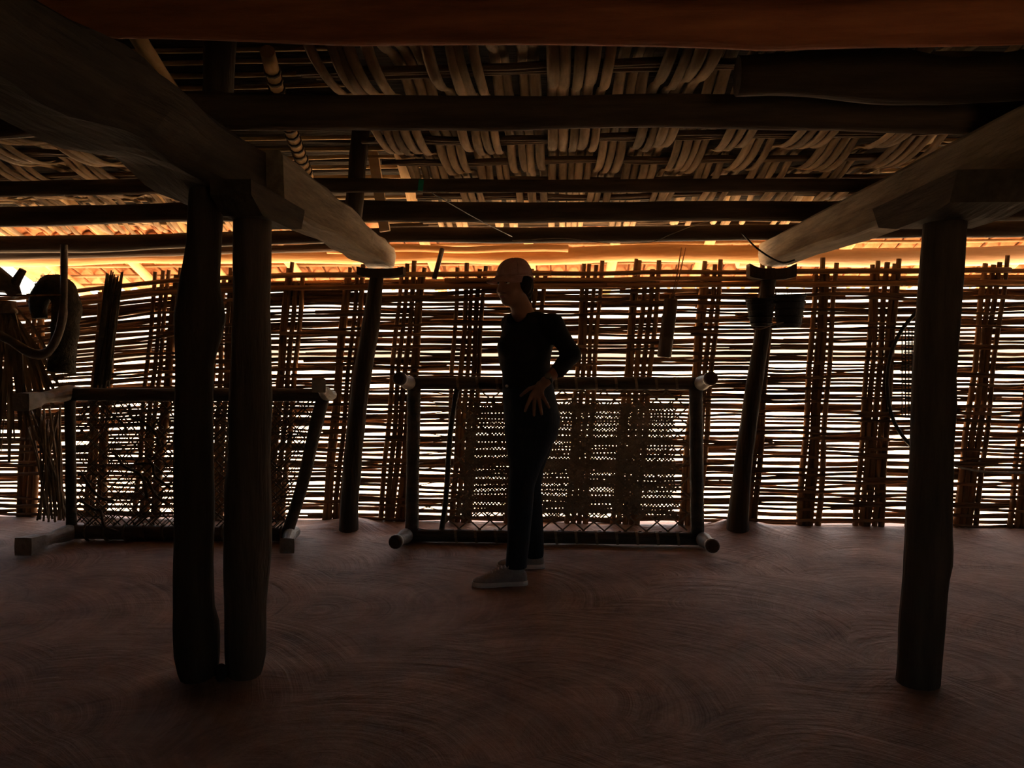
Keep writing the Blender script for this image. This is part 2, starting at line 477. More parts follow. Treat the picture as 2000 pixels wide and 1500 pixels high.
# clay half-round tiles on the overhang, hollow side down, two courses
def tile_mesh():
    b = MB(); n = 7
    rings = []
    for yv, r in ((0.0, 0.062), (0.5, 0.052)):
        outer = [Vector((r * math.cos(a), yv, r * 0.75 * math.sin(a))) for a in np.linspace(0, math.pi, n)]
        inner = [Vector(((r - 0.012) * math.cos(a), yv, (r - 0.012) * 0.75 * math.sin(a) - 0.001)) for a in np.linspace(math.pi, 0, n)]
        rings.append(outer + inner)
    b.loft(rings, smooth=True)
    me = bpy.data.meshes.new('tile')
    me.from_pydata([tuple(p) for p in b.v], [], b.f); me.polygons.foreach_set('use_smooth', b.s)
    me.materials.append(M['tile']); me.update()
    return me
tm = tile_mesh()
ang = math.atan(ROOF_M)
for course, y0 in enumerate((6.20, 5.80, 5.40)):
    x = XL + 0.25
    while x < XR - 0.2:
        t = bpy.data.objects.new('tile', tm); C.objects.link(t); t.parent = roof
        t.location = (x, y0 + 0.46 + U(-0.012, 0.012), roof_z(y0 + 0.46) + 0.098 + course * 0.012 + U(-0.006, 0.006))
        t.rotation_euler = (-ang, 0, U(-0.02, 0.02))
        t.scale = (1, -1, 1)
        x += 0.122

# ================================================================== WATTLE WALL
wall = empty('wall_back', (0, WALL_Y, 0), kind='structure')
wall['label'] = 'woven wattle wall of twigs and bamboo stakes, bright daylight in its gaps'
W_TOP = at(1000, 530, WALL_Y).z
def wtop(x):      # wall height falls off to the left
    return interp([-4.3, at(60, 560, WALL_Y).x, at(330, 530, WALL_Y).x, at(560, 530, WALL_Y).x, 4],
                  [at(60, 585, WALL_Y).z] + [at(60, 578, WALL_Y).z, at(330, 545, WALL_Y).z, W_TOP - 0.01, W_TOP], x)
def warp(x, z): return z * wtop(x) / W_TOP if z > 0.9 else lerp(z, z * wtop(x) / W_TOP, z / 0.9)
GROUPS = [(-150, -165, 4), (-30, -45, 4), (75, 52, 4), (212, 185, 4), (328, 285, 5), (442, 425, 4), (576, 535, 4), (690, 648, 4), (806, 765, 5), (921, 893, 5),
          (1045, 1008, 4), (1156, 1125, 4), (1262, 1220, 5), (1388, 1345, 4), (1500, 1462, 3), (1612, 1578, 4), (1728, 1694, 5),
          (1836, 1790, 4), (1944, 1885, 4), (2050, 1990, 4), (2160, 2105, 4), (2250, 2215, 3)]
gx = []
for gi, (pt, pb, cnt) in enumerate(GROUPS):
    top = at(pt, 540, WALL_Y); bot = at(pb, 1032, WALL_Y)
    gx.append((top, bot))
    sp = 0.040
    for k in range(cnt):
        off = (k - (cnt - 1) / 2) * sp + U(-0.006, 0.006)
        zt = wtop(top.x) + U(0.0, 0.085)
        if rnd() < 0.15: zt -= 0.12
        pts = []
        lean = U(-0.012, 0.012)
        for q in range(9):
            t = q / 8
            z = lerp(-0.03, zt, t)
            f = z / top.z
            pts.append(Vector((lerp(bot.x, top.x, f) + off + lean * t + 0.006 * math.sin(q * 1.7 + k + gi), WALL_Y + 0.006 * math.sin(q + k), z)))
        r0 = U(0.0160, 0.0205)
        b = MB(); b.tube(pts, [r0 * (1.1 - 0.25 * q / 8) for q in range(9)], 7, lump=0.12, seed=gi * 7 + k, lf=9)
        b.build('stake', 'stake', wall)
def group_x(gi, z):
    top, bot = gx[gi]
    return lerp(bot.x, top.x, z / top.z)
NG = len(GROUPS)
X0, X1 = -4.25, 3.95
# rows of woven twigs
rows = []
z = 0.04
while z < W_TOP - 0.09:
    fz = z / W_TOP
    u_ = rnd()
    if fz < 0.42: nrow, glo, ghi, dlo, dhi = (1 if u_ < 0.38 else 2 if u_ < 0.90 else 3), 0.001, 0.0105, 0.0098, 0.0130
    elif fz < 0.72: nrow, glo, ghi, dlo, dhi = (1 if u_ < 0.22 else 2 if u_ < 0.75 else 3), 0.000, 0.0085, 0.0100, 0.0130
    elif fz < 0.87: nrow, glo, ghi, dlo, dhi = (1 if u_ < 0.20 else 2 if u_ < 0.70 else 3), -0.001, 0.0085, 0.0100, 0.0135
    else: nrow, glo, ghi, dlo, dhi = 3, 0.000, 0.005, 0.011, 0.016
    for q in range(nrow):
        d = U(dlo, dhi)
        rows.append((z + d, d, q > 0))
        z += 2 * d * (0.86 if q < nrow - 1 else 1.0)
    z += U(glo, ghi)
ntwig = 0
for ri, (z, d, bundled) in enumerate(rows):
    signs = [(1 if rnd() < 0.68 else -1) for _ in range(NG)]       # +1: passes behind the stakes
    if bundled:          # lies snug against the twig below
        zj = [v_ + U(-0.001, 0.001) for v_ in zj]; bow = [v_ + U(-0.0015, 0.0015) for v_ in bow]
    else:
        zj = [U(-0.004, 0.004) for _ in range(NG)]; bow = [U(-0.008, 0.008) for _ in range(NG)]
    xa = X0 - U(0, 0.6)
    while xa < X1:
        Lg = U(2.1, 3.6)
        xb = min(xa + Lg, X1 + 0.1)
        if xb - xa < 0.5: break
        npts = max(6, int((xb - xa) / 0.085))
        flip = rnd() < 0.5
        pts, rad = [], []
        lz, slope = U(-0.004, 0.004), U(-0.006, 0.006)
        for q in range(npts):
            t = q / (npts - 1)
            x = lerp(max(xa, X0 - 0.05), xb, t)
            # position between groups
            gxs = [group_x(i, z) for i in range(NG)]
            i1 = 0
            while i1 < NG - 1 and gxs[i1 + 1] < x: i1 += 1
            i2 = min(i1 + 1, NG - 1)
            w = 0 if i1 == i2 else min(1, max(0, (x - gxs[i1]) / (gxs[i2] - gxs[i1])))
            e = w * w * (3 - 2 * w)
            yo = lerp(signs[i1], signs[i2], e) * (0.013 + d)
            zz = z + lerp(zj[i1], zj[i2], w) + bow[i1] * math.sin(math.pi * w) ** 0.7 + lz + slope * (t - 0.5) + (0.0025 if bundled else 0.0055) * mnoise.noise(Vector((x * 4.5, ri * 1.7, xa)))
            pts.append(Vector((x, WALL_Y + yo, warp(x, zz))))
            tt = 1 - t if flip else t
            rad.append(d * (1.12 - 0.42 * tt ** 2.5) * (1 + 0.10 * mnoise.noise(Vector((x * 9, ri * 3, 2)))))
        b = MB(); b.tube(pts, rad, 6)
        b.build('twig', 'twig', wall); ntwig += 1
        if xb >= X1: break
        xa = xb - U(0.12, 0.5)
# thick split-bamboo rails along the top
for k, dz in enumerate((0.0, -0.042, -0.082)):
    xa = X0
    while xa < X1:
        xb = min(X1, xa + U(1.6, 2.8))
        side = -1 if (k + int(xa * 2)) % 2 == 0 else 1
        pts = [Vector((x, WALL_Y + side * 0.033, wtop(x) + dz - 0.012 + 0.006 * mnoise.noise(Vector((x * 2, k, 9))))) for x in np.linspace(xa, xb, 14)]
        r = U(0.014, 0.02)
        b = MB(); b.tube(pts, [r] * 14, 8, lump=0.1, seed=k + xa, lf=6)
        b.build('rail', 'rail', wall)
        if xb >= X1: break
        xa = xb - U(0.05, 0.3)
print('rows', len(rows), 'twigs', ntwig)

# ---- eave purlins outside the wall, lit from the yard
def log_between(name, p0, p1, r0, r1, material, label, cat, seed=0, lump=0.16, wob=0.015, n=14, group=None, seg=22, lf=2.4):
    p0, p1 = Vector(p0), Vector(p1)
    pts, rad = [], []
    for i in range(seg):
        t = i / (seg - 1)
        p = p0.lerp(p1, t)
        p.z += wob * mnoise.noise(Vector((t * 4 + seed, seed * 2.3, 0)))
        p.y += wob * mnoise.noise(Vector((t * 4 + seed, seed * 1.3, 7)))
        pts.append(p); rad.append(lerp(r0, r1, t))
    b = MB(); b.tube(pts, rad, n, lump=lump, seed=seed, lf=lf)
    o = b.build(name, material)
    return tag(o, label, cat, group)
PY = 5.72
log_between('eave_purlin', at(-60, 508, PY), at(772, 496, PY), 0.050, 0.058, 'pale', 'peeled golden eave pole above the left part of the wattle wall', 'pole', 11, wob=0.03)
log_between('eave_purlin', at(690, 498, PY - 0.14), at(1530, 498, PY - 0.14), 0.05, 0.064, 'pale', 'peeled golden eave pole above the wall behind the person', 'pole', 12, wob=0.03)
log_between('eave_purlin', at(1440, 509, PY), at(2080, 496, PY), 0.058, 0.062, 'pale_grey', 'thick pale eave pole above the wall right of the right beam', 'pole', 13, wob=0.03)
log_between('thin_purlin', at(640, 487, PY - 0.23), at(1110, 487, PY - 0.23), 0.022, 0.026, 'pale', 'thin golden pole lying along the eave pole above the cap', 'pole', 14, wob=0.03, lf=4)

# ================================================================== POSTS
def profile_post(name, rowsp, Y, label, seed, material='post', n=16, extra=0.06, bury=True, lump=0.10):
    """rowsp: (py, left px, right px) from top to bottom"""
    pts, rad = [], []
    pys = [r[0] for r in rowsp]
    top, bot = pys[0], pys[-1]
    N = 34
    for i in range(N):
        py = lerp(top, bot, i / (N - 1))
        l_ = interp(pys, [r[1] for r in rowsp], py); r_ = interp(pys, [r[2] for r in rowsp], py)
        pl, pr = at(l_, py, Y), at(r_, py, Y)
        pts.append((pl + pr) / 2); rad.append((pr - pl).length / 2)
    if bury:
        d = (pts[-1] - pts[-2]).normalized()
        pts.append(pts[-1] + d * extra); rad.append(rad[-1])
    b = MB(); b.tube(pts[::-1], rad[::-1], n, lump=lump, seed=seed, lf=5)
    o = b.build(name, material)
    return tag(o, label, 'post')
PL1 = fl(388, 1338).y; PL2 = fl(478, 1332).y; PR = fl(1795, 1350).y
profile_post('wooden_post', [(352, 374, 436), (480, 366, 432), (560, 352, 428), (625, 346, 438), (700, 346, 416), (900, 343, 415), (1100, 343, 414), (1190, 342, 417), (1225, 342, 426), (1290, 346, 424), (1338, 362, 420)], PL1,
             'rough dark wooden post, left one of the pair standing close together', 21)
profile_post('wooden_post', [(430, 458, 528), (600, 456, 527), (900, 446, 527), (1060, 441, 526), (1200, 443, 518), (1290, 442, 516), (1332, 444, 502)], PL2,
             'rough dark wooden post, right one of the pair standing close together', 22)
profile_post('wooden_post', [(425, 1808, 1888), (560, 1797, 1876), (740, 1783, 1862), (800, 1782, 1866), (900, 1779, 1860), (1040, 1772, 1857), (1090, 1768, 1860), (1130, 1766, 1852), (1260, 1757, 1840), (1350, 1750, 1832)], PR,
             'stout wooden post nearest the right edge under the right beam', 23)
BYL = fl(680, 1036).y - 0.08; BYR = fl(1440, 1036).y - 0.08
profile_post('slender_post', [(540, 722, 750), (640, 706, 741), (753, 687, 722), (883, 672, 708), (1000, 664, 699), (1036, 662, 700)], BYL,
             'leaning slender post before the wall between the two cots', 24)
profile_post('slender_post', [(540, 1488, 1516), (640, 1476, 1506), (753, 1457, 1489), (883, 1436, 1472), (1000, 1422, 1462), (1036, 1419, 1463)], BYR,
             'leaning slender post right of the strung cot carrying black baskets', 25)

# forked seats on the back posts
def saddle(px0, px1, py0, py1, Y, label, ends=12):
    b = MB()
    N = 15; rings = []
    for i in range(N):
        t = i / (N - 1)
        px = lerp(px0, px1, t)
        bow = abs(2 * t - 1) ** 3
        zt = at(px, py0 + (1 - bow) * ends, Y).z
        zb_ = at(px, py1 - bow * 6, Y).z
        x = at(px, py0, Y).x
        w = 0.05
        rings.append([Vector((x, Y - w, zb_)), Vector((x, Y + w, zb_)), Vector((x, Y + w, zt)), Vector((x, Y - w, zt))])
    b.loft(rings, smooth=False)
    return tag(b.build('post_saddle', 'post'), label, 'bracket')
saddle(1461, 1552, 516, 547, BYR, 'dark boat-shaped wooden seat atop the slender right post', 10)
saddle(700, 790, 522, 543, BYL, 'dark flat wooden seat atop the slender post between the cots', 4)

# ================================================================== LONG BEAMS (run towards the wall)
def beam(name, sect, material, label, lump=0.012, seed=0):
    """sect: list of (y, xleft, xright, zbottom, ztop)"""
    ys_ = [s[0] for s in sect]
    rings = []
    N = 26
    for i in range(N):
        y = lerp(ys_[0], ys_[-1], i / (N - 1))
        xl, xr, zb2, zt = [interp(ys_, [s[k] for s in sect], y) for k in (1, 2, 3, 4)]
        ring = []
        cx, cz, hx, hz = (xl + xr) / 2, (zb2 + zt) / 2, (xr - xl) / 2, (zt - zb2) / 2
        for sx, sz in ((-1, -0.82), (-0.82, -1), (0, -1), (0.82, -1), (1, -0.82), (1, 0), (1, 0.82), (0.82, 1), (-0.82, 1), (-1, 0.82), (-1, 0)):
            j = lump * mnoise.noise(Vector((sx * 1.5 + seed, y * 3.0, sz * 1.5)))
            ring.append(Vector((cx + hx * sx + j, y + 0.5 * j, cz + hz * sz + j)))
        rings.append(ring)
    b = MB(); b.loft(rings, smooth=False)
    return tag(b.build(name, material), label, 'beam')
def bx(px, py, z): return atz(px, py, z)
# left, near piece: pixel measured edges -> world
lx = -1.22
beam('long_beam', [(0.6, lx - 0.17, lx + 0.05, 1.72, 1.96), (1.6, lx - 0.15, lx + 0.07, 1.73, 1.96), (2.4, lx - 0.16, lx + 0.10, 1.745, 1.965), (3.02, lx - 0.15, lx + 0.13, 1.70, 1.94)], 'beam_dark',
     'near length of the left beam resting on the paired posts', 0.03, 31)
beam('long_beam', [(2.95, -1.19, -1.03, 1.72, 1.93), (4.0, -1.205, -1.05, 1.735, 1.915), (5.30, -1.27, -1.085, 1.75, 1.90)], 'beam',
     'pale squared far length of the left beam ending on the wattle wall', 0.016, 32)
beam('long_beam', [(0.5, 1.40, 1.60, 1.70, 1.92), (2.6, 1.385, 1.575, 1.69, 1.91), (4.0, 1.36, 1.55, 1.73, 1.905), (5.32, 1.335, 1.535, 1.75, 1.90)], 'beam',
     'pale squared right beam running from the stout post to the wall', 0.016, 33)
# corbel under the right beam on the stout post
b = MB()
pc = at(1845, 425, PR)
prof = [(-0.30, 0.10), (-0.26, 0.02), (-0.10, 0.0), (0.12, 0.0), (0.27, 0.03), (0.33, 0.11)]
rings = []
for dy, dz in prof:
    y = PR + dy
    rings.append([Vector((pc.x - 0.11, y, 1.60 + dz)), Vector((pc.x + 0.15, y, 1.60 + dz)), Vector((pc.x + 0.15, y, 1.71)), Vector((pc.x - 0.11, y, 1.71))])
b.loft(rings, smooth=False)
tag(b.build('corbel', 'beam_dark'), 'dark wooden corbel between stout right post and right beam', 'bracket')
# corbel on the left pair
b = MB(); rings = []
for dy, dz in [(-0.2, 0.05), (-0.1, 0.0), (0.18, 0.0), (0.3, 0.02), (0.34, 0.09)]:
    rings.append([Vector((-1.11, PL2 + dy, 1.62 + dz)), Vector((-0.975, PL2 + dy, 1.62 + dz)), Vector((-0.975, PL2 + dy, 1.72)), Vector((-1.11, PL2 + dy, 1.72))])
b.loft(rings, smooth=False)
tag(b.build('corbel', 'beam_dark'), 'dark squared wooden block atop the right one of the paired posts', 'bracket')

# ================================================================== CROSS LOGS (rest on the long beams)
def cross_log(rowsp, zc, material, label, seed, lump=0.13, name='cross_log', ext=0):
    """rowsp: (px, py centre, thickness px)"""
    pxs = [r[0] for r in rowsp]
    Yc = atz(1085, interp(pxs, [r[1] for r in rowsp], 1085), zc).y
    pts, rad = [], []
    N = 34
    for i in range(N):
        px = lerp(pxs[0], pxs[-1], i / (N - 1))
        py = interp(pxs, [r[1] for r in rowsp], px)
        p = at(px, py, Yc)
        pts.append(p)
        rad.append(interp(pxs, [r[2] for r in rowsp], px) / 2 * mpp(Yc))
    # the log goes on to the end walls
    for side in ((0, -1) if pxs[0] < 0 else (-1,)):
        xe = XL - 0.05 if side == 0 else XR + 0.05
        p_, r_ = pts[side], rad[side]
        extra = [Vector((lerp(p_.x, xe, t), p_.y, p_.z + 0.012 * math.sin(t * 5 + seed))) for t in np.linspace(0.12, 1, 9)]
        if side == 0: pts = extra[::-1] + pts; rad = [r_] * 9 + rad
        else: pts = pts + extra; rad = rad + [r_] * 9
    b = MB(); b.tube(pts, rad, 16, lump=lump, seed=seed, lf=3.2)
    return tag(b.build(name, material), label, 'log')
cross_log([(-120, 25, 100), (300, 30, 90), (700, 40, 92), (1000, 42, 86), (1300, 45, 86), (1500, 50, 92), (1800, 44, 84), (2100, 40, 84)], 2.01, 'log_red',
          'reddish-brown roof log nearest the viewer across the top', 41, 0.10)
cross_log([(-120, 235, 80), (380, 218, 74), (700, 220, 66), (1000, 222, 62), (1300, 216, 62), (1600, 220, 66), (2100, 232, 72)], 2.005, 'log',
          'thick dark log across the hut, second from the top', 42, 0.13)
cross_log([(1440, 150, 74), (1600, 145, 86), (1750, 150, 92), (1850, 160, 84), (2100, 140, 90)], 2.03, 'log',
          'short dark log at upper right between the two topmost logs', 43, 0.16)
cross_log([(-100, 372, 32), (380, 362, 30), (700, 362, 27), (1000, 364, 26), (1400, 362, 25), (1650, 362, 25), (2100, 358, 27)], 1.985, 'log',
          'thin dark pole across the hut carrying the green tag', 44, 0.10)
cross_log([(-100, 428, 40), (380, 414, 38), (700, 412, 42), (1000, 416, 40), (1400, 412, 38), (1700, 412, 36), (2100, 410, 40)], 1.99, 'log',
          'dark pole across the hut just below the green-tagged pole', 45, 0.12)
cross_log([(-100, 478, 34), (200, 476, 34), (400, 468, 30), (640, 462, 26), (800, 458, 30), (1000, 460, 32), (1300, 457, 30), (1600, 452, 28), (2100, 445, 34)], 1.935, 'log',
          'lowest dark pole across the hut, just above the wall top', 46, 0.14)
# dark plate log on the wall line, left part
log_between('wall_plate', at(-80, 503, 5.45), at(720, 482, 5.45), 0.026, 0.03, 'log', 'thin dark pole above the left cot in front of the golden eave', 'pole', 47, wob=0.02, lf=4)

log_between('gap_dimming_pole', at(760, 440, 5.38), at(1640, 436, 5.38), 0.017, 0.02, 'log', 'thin dark pole added just above the lowest pole to dim the gap over the middle', 'pole', 48, wob=0.02, lf=4)  # extra pole, added to darken the golden gap between the logs

# ================================================================== ROOF STRUTS
def strut(px0, py0, px1, py1, Y0, Y1, r, material, label, name='king_post', seed=0):
    p0, p1 = at(px0, py0, Y0), at(px1, py1, Y1)
    b = MB(); b.tube(densify([p0, p1], 0.08), r, 12, lump=0.15, seed=seed, lf=6)
    return tag(b.build(name, material), label, 'post')
strut(432, 60, 424, 215, 3.05, 3.05, 0.060, 'post', 'thick upright post above the left beam near the roof', seed=51)
strut(706, 240, 690, 425, 4.35, 4.35, 0.050, 'post', 'dark upright strut above the left beam further back', seed=52)
b = MB()
p0, p1 = at(719, 235, 4.85), at(752, 452, 4.85)
b.strip(densify([p1, p0], 0.06), Vector((1, 0, 0)), 0.062, 0.03)
tag(b.build('pale_strut', 'pale_grey'), 'pale slanting plank strut with holes beside the dark strut', 'strut')
# rope-bound bamboo rafter
bb = empty('bamboo_rafter', at(600, 345, 4.7), 'bamboo rafter bound with dark rope rings, left of the plank strut', 'pole')
b = MB(); pts = densify([at(522, 100, 3.55), at(549, 205, 3.95), at(601, 345, 4.7)], 0.07)
b.tube(pts, 0.034, 10, lump=0.08, seed=3); b.build('pole', 'pale_y', bb)
for i in range(2, len(pts) - 1):
    b = MB(); d = (pts[i + 1] - pts[i]).normalized() * 0.009
    b.tube([pts[i] - d, pts[i] + d], 0.041, 10); b.build('rope_ring', 'rope', bb)

# ================================================================== CEILING MATS
def ceiling_mat(name, x0, x1, y0, y1, z0, label, seed, sag=0.03, ds=0.046, edge=None):
    random.seed(seed)
    root = empty(name, ((x0 + x1) / 2, (y0 + y1) / 2, z0), label, 'mat')
    s = 0.43
    nw = int((y1 - y0) / s)
    def base(x, y):
        return z0 + 0.02 * mnoise.noise(Vector((x * 1.3, y * 1.3, seed))) - 0.20 * max(0.0, y - 4.9)
    x = x0; gi = 0; left = 0; ph = 0
    while x < x1:
        if left <= 0:
            left = random.choice((3, 4, 4, 5)); gi += 1; ph = gi % 2
            x += 0.012
        left -= 1
        w = U(0.036, 0.045)
        ya, yb = y0 + U(-0.12, 0.1), y1 + U(-0.1, 0.12)
        rings = []
        N = 44
        ydev = U(-0.05, 0.05); xd = U(-0.03, 0.03)
        ampl = U(0.85, 1.15)
        for i in range(N):
            t = i / (N - 1)
            y = lerp(ya, yb, t)
            c = math.cos(math.pi * ((y - y0 + ydev) / s + ph))
            c = math.copysign(abs(c) ** 0.7, c)
            zc = base(x, y) + 0.034 * ampl * c
            xx = x + xd * (t - 0.5) * 2 + 0.006 * mnoise.noise(Vector((x * 7, y * 3, 1)))
            h = w / 2
            rings.append([Vector((xx - h, y, zc + 0.007)), Vector((xx - h * 0.5, y, zc - 0.003)), Vector((xx + h * 0.5, y, zc - 0.003)), Vector((xx + h, y, zc + 0.007)), Vector((xx, y, zc + 0.010))])
        b = MB(); b.loft(rings, smooth=True)
        b.build('strip', 'strip', root)
        x += w + U(0.002, 0.008)
    for k in range(nw + 1):
        yk = y0 + k * s
        for q in range(3):
            yq = yk + (q - 1) * 0.026 + U(-0.006, 0.006)
            pts = [Vector((xx, yq + 0.01 * mnoise.noise(Vector((xx * 2, k, q))), base(xx, yq) + U(-0.004, 0.004))) for xx in np.linspace(x0 - U(0, 0.1), x1 + U(0, 0.1), 16)]
            b = MB(); b.tube(pts, 0.0125, 6); b.build('weft_rod', 'weft', root)
    # backing layer of strips laid across, one sheet of leaves above the weave
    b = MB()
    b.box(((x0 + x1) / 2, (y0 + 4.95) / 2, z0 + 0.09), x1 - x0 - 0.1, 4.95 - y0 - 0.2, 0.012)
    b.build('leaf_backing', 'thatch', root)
ceiling_mat('ceiling_mat', -0.80, 1.85, 1.9, 5.42, 2.145, 'large woven split-bamboo mat lying on the logs in the middle', 61)
ceiling_mat('ceiling_mat', -3.9, -1.62, 2.9, 5.42, 2.14, 'woven bamboo mat lying on the logs at upper left', 62)
random.seed(99)

# ================================================================== COTS
class Frame:
    """bed plane: origin bottom-left of frame, u along x, v up the bed, n to the viewer"""
    def __init__(self, o, u, v):
        self.o, self.u, self.v = Vector(o), Vector(u).normalized(), Vector(v).normalized()
        self.n = self.u.cross(self.v)          # x cross up = -y : towards the viewer
    def P(self, a, b_, c=0.0): return self.o + self.u * a + self.v * b_ + self.n * c

# ---- right cot, tape-strung
CY = fl(1080, 1063).y
Lb, Rb = at(795, 1050, CY), at(1372, 1050, CY)
zbase = 0.045
Lw = Rb.x - Lb.x
tilt = math.radians(6.5)
H = 1.0
top_t = at(1085, 749, CY + 0.11).z
H = (top_t - zbase) / math.cos(tilt)
fr = Frame((Lb.x, CY, zbase), (1, 0, 0), (0, math.sin(tilt), math.cos(tilt)))
cot1 = empty('charpoy_cot', fr.P(Lw / 2, 0) - Vector((0, 0, zbase)), 'wooden cot with pale diagonal tape webbing stood on its side behind the person', 'cot')
def rail_tube(a, b_, r, root, name, mt, seed, n=12, lump=0.05, seg=14):
    m_ = MB(); m_.tube([a.lerp(b_, i / (seg - 1)) for i in range(seg)], r, n, lump=lump, seed=seed, lf=6)
    return m_.build(name, mt, root)
rail_tube(fr.P(0, 0), fr.P(Lw, 0), 0.040, cot1, 'long_rail', 'cot_wood', 1)
rail_tube(fr.P(0, H), fr.P(Lw, H), 0.040, cot1, 'long_rail', 'cot_wood', 2)
rail_tube(fr.P(0.03, 0), fr.P(0.03, H), 0.042, cot1, 'end_rail', 'cot_wood', 3)
rail_tube(fr.P(Lw - 0.03, 0), fr.P(Lw - 0.03, H), 0.042, cot1, 'end_rail', 'cot_wood', 4)
for (a, v_) in ((0.0, 0.0), (Lw, 0.0), (0.0, H), (Lw, H)):
    # turned leg pointing at the viewer, pale ring and dark end face
    prof = [(-0.10, 0.036), (-0.05, 0.042), (0.06, 0.046), (0.14, 0.040), (0.24, 0.034), (0.30, 0.036), (0.34, 0.039)]
    jit = U(-0.03, 0.03); up = U(-0.01, 0.02)
    pts = [fr.P(a + jit * max(0, c), v_ + up * max(0, c), c) for c, _ in prof]
    m_ = MB(); m_.tube(pts, [r for _, r in prof], 14)
    lg = m_.build('leg', 'cot_leg', cot1)
    d = (pts[-1] - pts[-2]).normalized()
    m_ = MB(); m_.tube([pts[-1] - d * 0.035, pts[-1] + d * 0.004], 0.0415, 14); m_.build('ring', 'cot_cap', lg)
    m_ = MB(); m_.tube([pts[-1] + d * 0.001, pts[-1] + d * 0.018, pts[-1] + d * 0.028], [0.040, 0.037, 0.028], 14); m_.build('leg_end', 'cot_end', lg)
# webbing: diagonal tapes woven over and under, open along the borders
def webbing(fr, a0f, a1, v0, v1, p_wide, width, thick, root, name, mt, dense=2, margin=0.11, jitter=0.004, angle=45, namek='stuff'):
    """a0f(v): left edge as function of v"""
    b = MB()
    ta = math.tan(math.radians(angle))
    pitch_ = p_wide / dense
    Wd = a1 - a0f(0)
    N = int((Wd + (v1 - v0) / ta) / pitch_) + 2
    for sgn in (1, -1):
        for k in range(-1, N):
            wide = (k % dense == 0)
            mg = 0.0 if wide else margin + U(-0.03, 0.03)
            c = (a0f(0) + k * pitch_ - (v1 - v0) / ta) if sgn == 1 else (a0f(0) + k * pitch_)
            c += U(-jitter, jitter)
            seg = []
            steps = int((v1 - v0 - 2 * mg) / 0.02)
            for i in range(steps + 1):
                v_ = v0 + mg + (v1 - v0 - 2 * mg) * i / steps
                a = c + sgn * (v_ - v0) / ta + 0.5 * jitter * math.sin(v_ * 9 + k)
                if a < a0f(v_) + mg * 0.9 or a > a1 - mg * 0.9:
                    if len(seg) > 2: break
                    seg = []; continue
                off = 0.0035 * math.cos(math.pi * (v_ / (pitch_ * ta)) * 2 * 0.5 + (0 if sgn == 1 else math.pi) + k * math.pi)
                seg.append(fr.P(a, v_, off))
            if len(seg) > 2:
                wd = (fr.u * math.sin(math.radians(angle)) - fr.v * sgn * math.cos(math.radians(angle)))
                b.strip(seg, wd, width, thick)
    o = b.build(name, mt, root)
    o['kind'] = namek
    return o
bar_b, bar_t = 0.21, 0.30       # the tension bar leans
webbing(fr, lambda v_: lerp(bar_b, bar_t, v_ / H), Lw - 0.07, 0.03, H - 0.03, 0.128, 0.0092, 0.0020, cot1, 'webbing', 'strap', dense=6, margin=0.10, angle=40)
m_ = MB(); m_.tube([fr.P(lerp(bar_b, bar_t, t) + 0.008 * math.sin(t * 7), t * H, 0.0) for t in np.linspace(0.0, 0.97, 16)], 0.017, 8, lump=0.15, lf=12)
m_.build('tension_rope', 'cot_wood', cot1)
m_ = MB()
for k in range(18):
    v_ = 0.05 + k * (H - 0.1) / 17
    v2 = v_ + U(-0.05, 0.05)
    a2 = lerp(bar_b, bar_t, v2 / H)
    pts = [fr.P(lerp(0.03, a2, t), lerp(v_, v2, t), 0.02 * (1 - t)) for t in np.linspace(0, 1, 4)]
    m_.tube(pts, 0.0032, 5)
m_.build('tension_cord', 'cord', cot1)['kind'] = 'stuff'
# tape wraps around the long rails
for vv, nm in ((0.0, 1), (H, 2)):
    m_ = MB()
    for k in range(15):
        a = 0.30 + k * 0.123
        if a > Lw - 0.08: break
        ring = [fr.P(a + 0.03 * t, vv, 0) + (fr.v * math.cos(t * 6.2) + fr.n * math.sin(t * 6.2)) * 0.0425 for t in np.linspace(0, 1, 12)]
        m_.strip(ring, fr.u, 0.016, 0.002)
    m_.build('tape_wrap', 'strap', cot1)['kind'] = 'stuff'

# ---- left cot, carved legs and rope net
C2 = fl(350, 1056).y
l2, r2 = at(140, 1045, C2), at(566, 1045, C2)
tr = at(640, 770, C2 + 0.04)
z2 = 0.048
tl2 = math.radians(2.0)
top2 = at(400, 771, C2 + 0.03).z
H2 = (top2 - z2) / math.cos(tl2)
f2 = Frame((l2.x, C2, z2), (1, 0, 0), (0, math.sin(tl2), math.cos(tl2)))
W2b, W2t = r2.x - l2.x, tr.x - l2.x
cot2 = empty('rope_cot', f2.P(W2b / 2, 0) - Vector((0, 0, z2)), 'old cot with carved legs and sagging dark rope net behind the paired posts', 'cot')
rail_tube(f2.P(-0.03, 0), f2.P(W2b, 0), 0.047, cot2, 'long_rail', 'cot_wood', 5, lump=0.1)
rail_tube(f2.P(-0.02, H2), f2.P(W2t, H2), 0.042, cot2, 'long_rail', 'cot_wood', 6, lump=0.1)
rail_tube(f2.P(0.0, 0.02), f2.P(-0.015, H2), 0.032, cot2, 'end_rail', M['beam_dark'], 7, lump=0.12)
m_ = MB(); m_.tube([f2.P(lerp(W2b - 0.02, W2t - 0.01, t) + 0.01 * math.sin(t * 5), t * H2, 0.0) for t in np.linspace(0, 1, 14)], [lerp(0.036, 0.044, t) for t in np.linspace(0, 1, 14)], 10, lump=0.1, lf=6)
m_.build('end_rail', 'cot_wood', cot2)
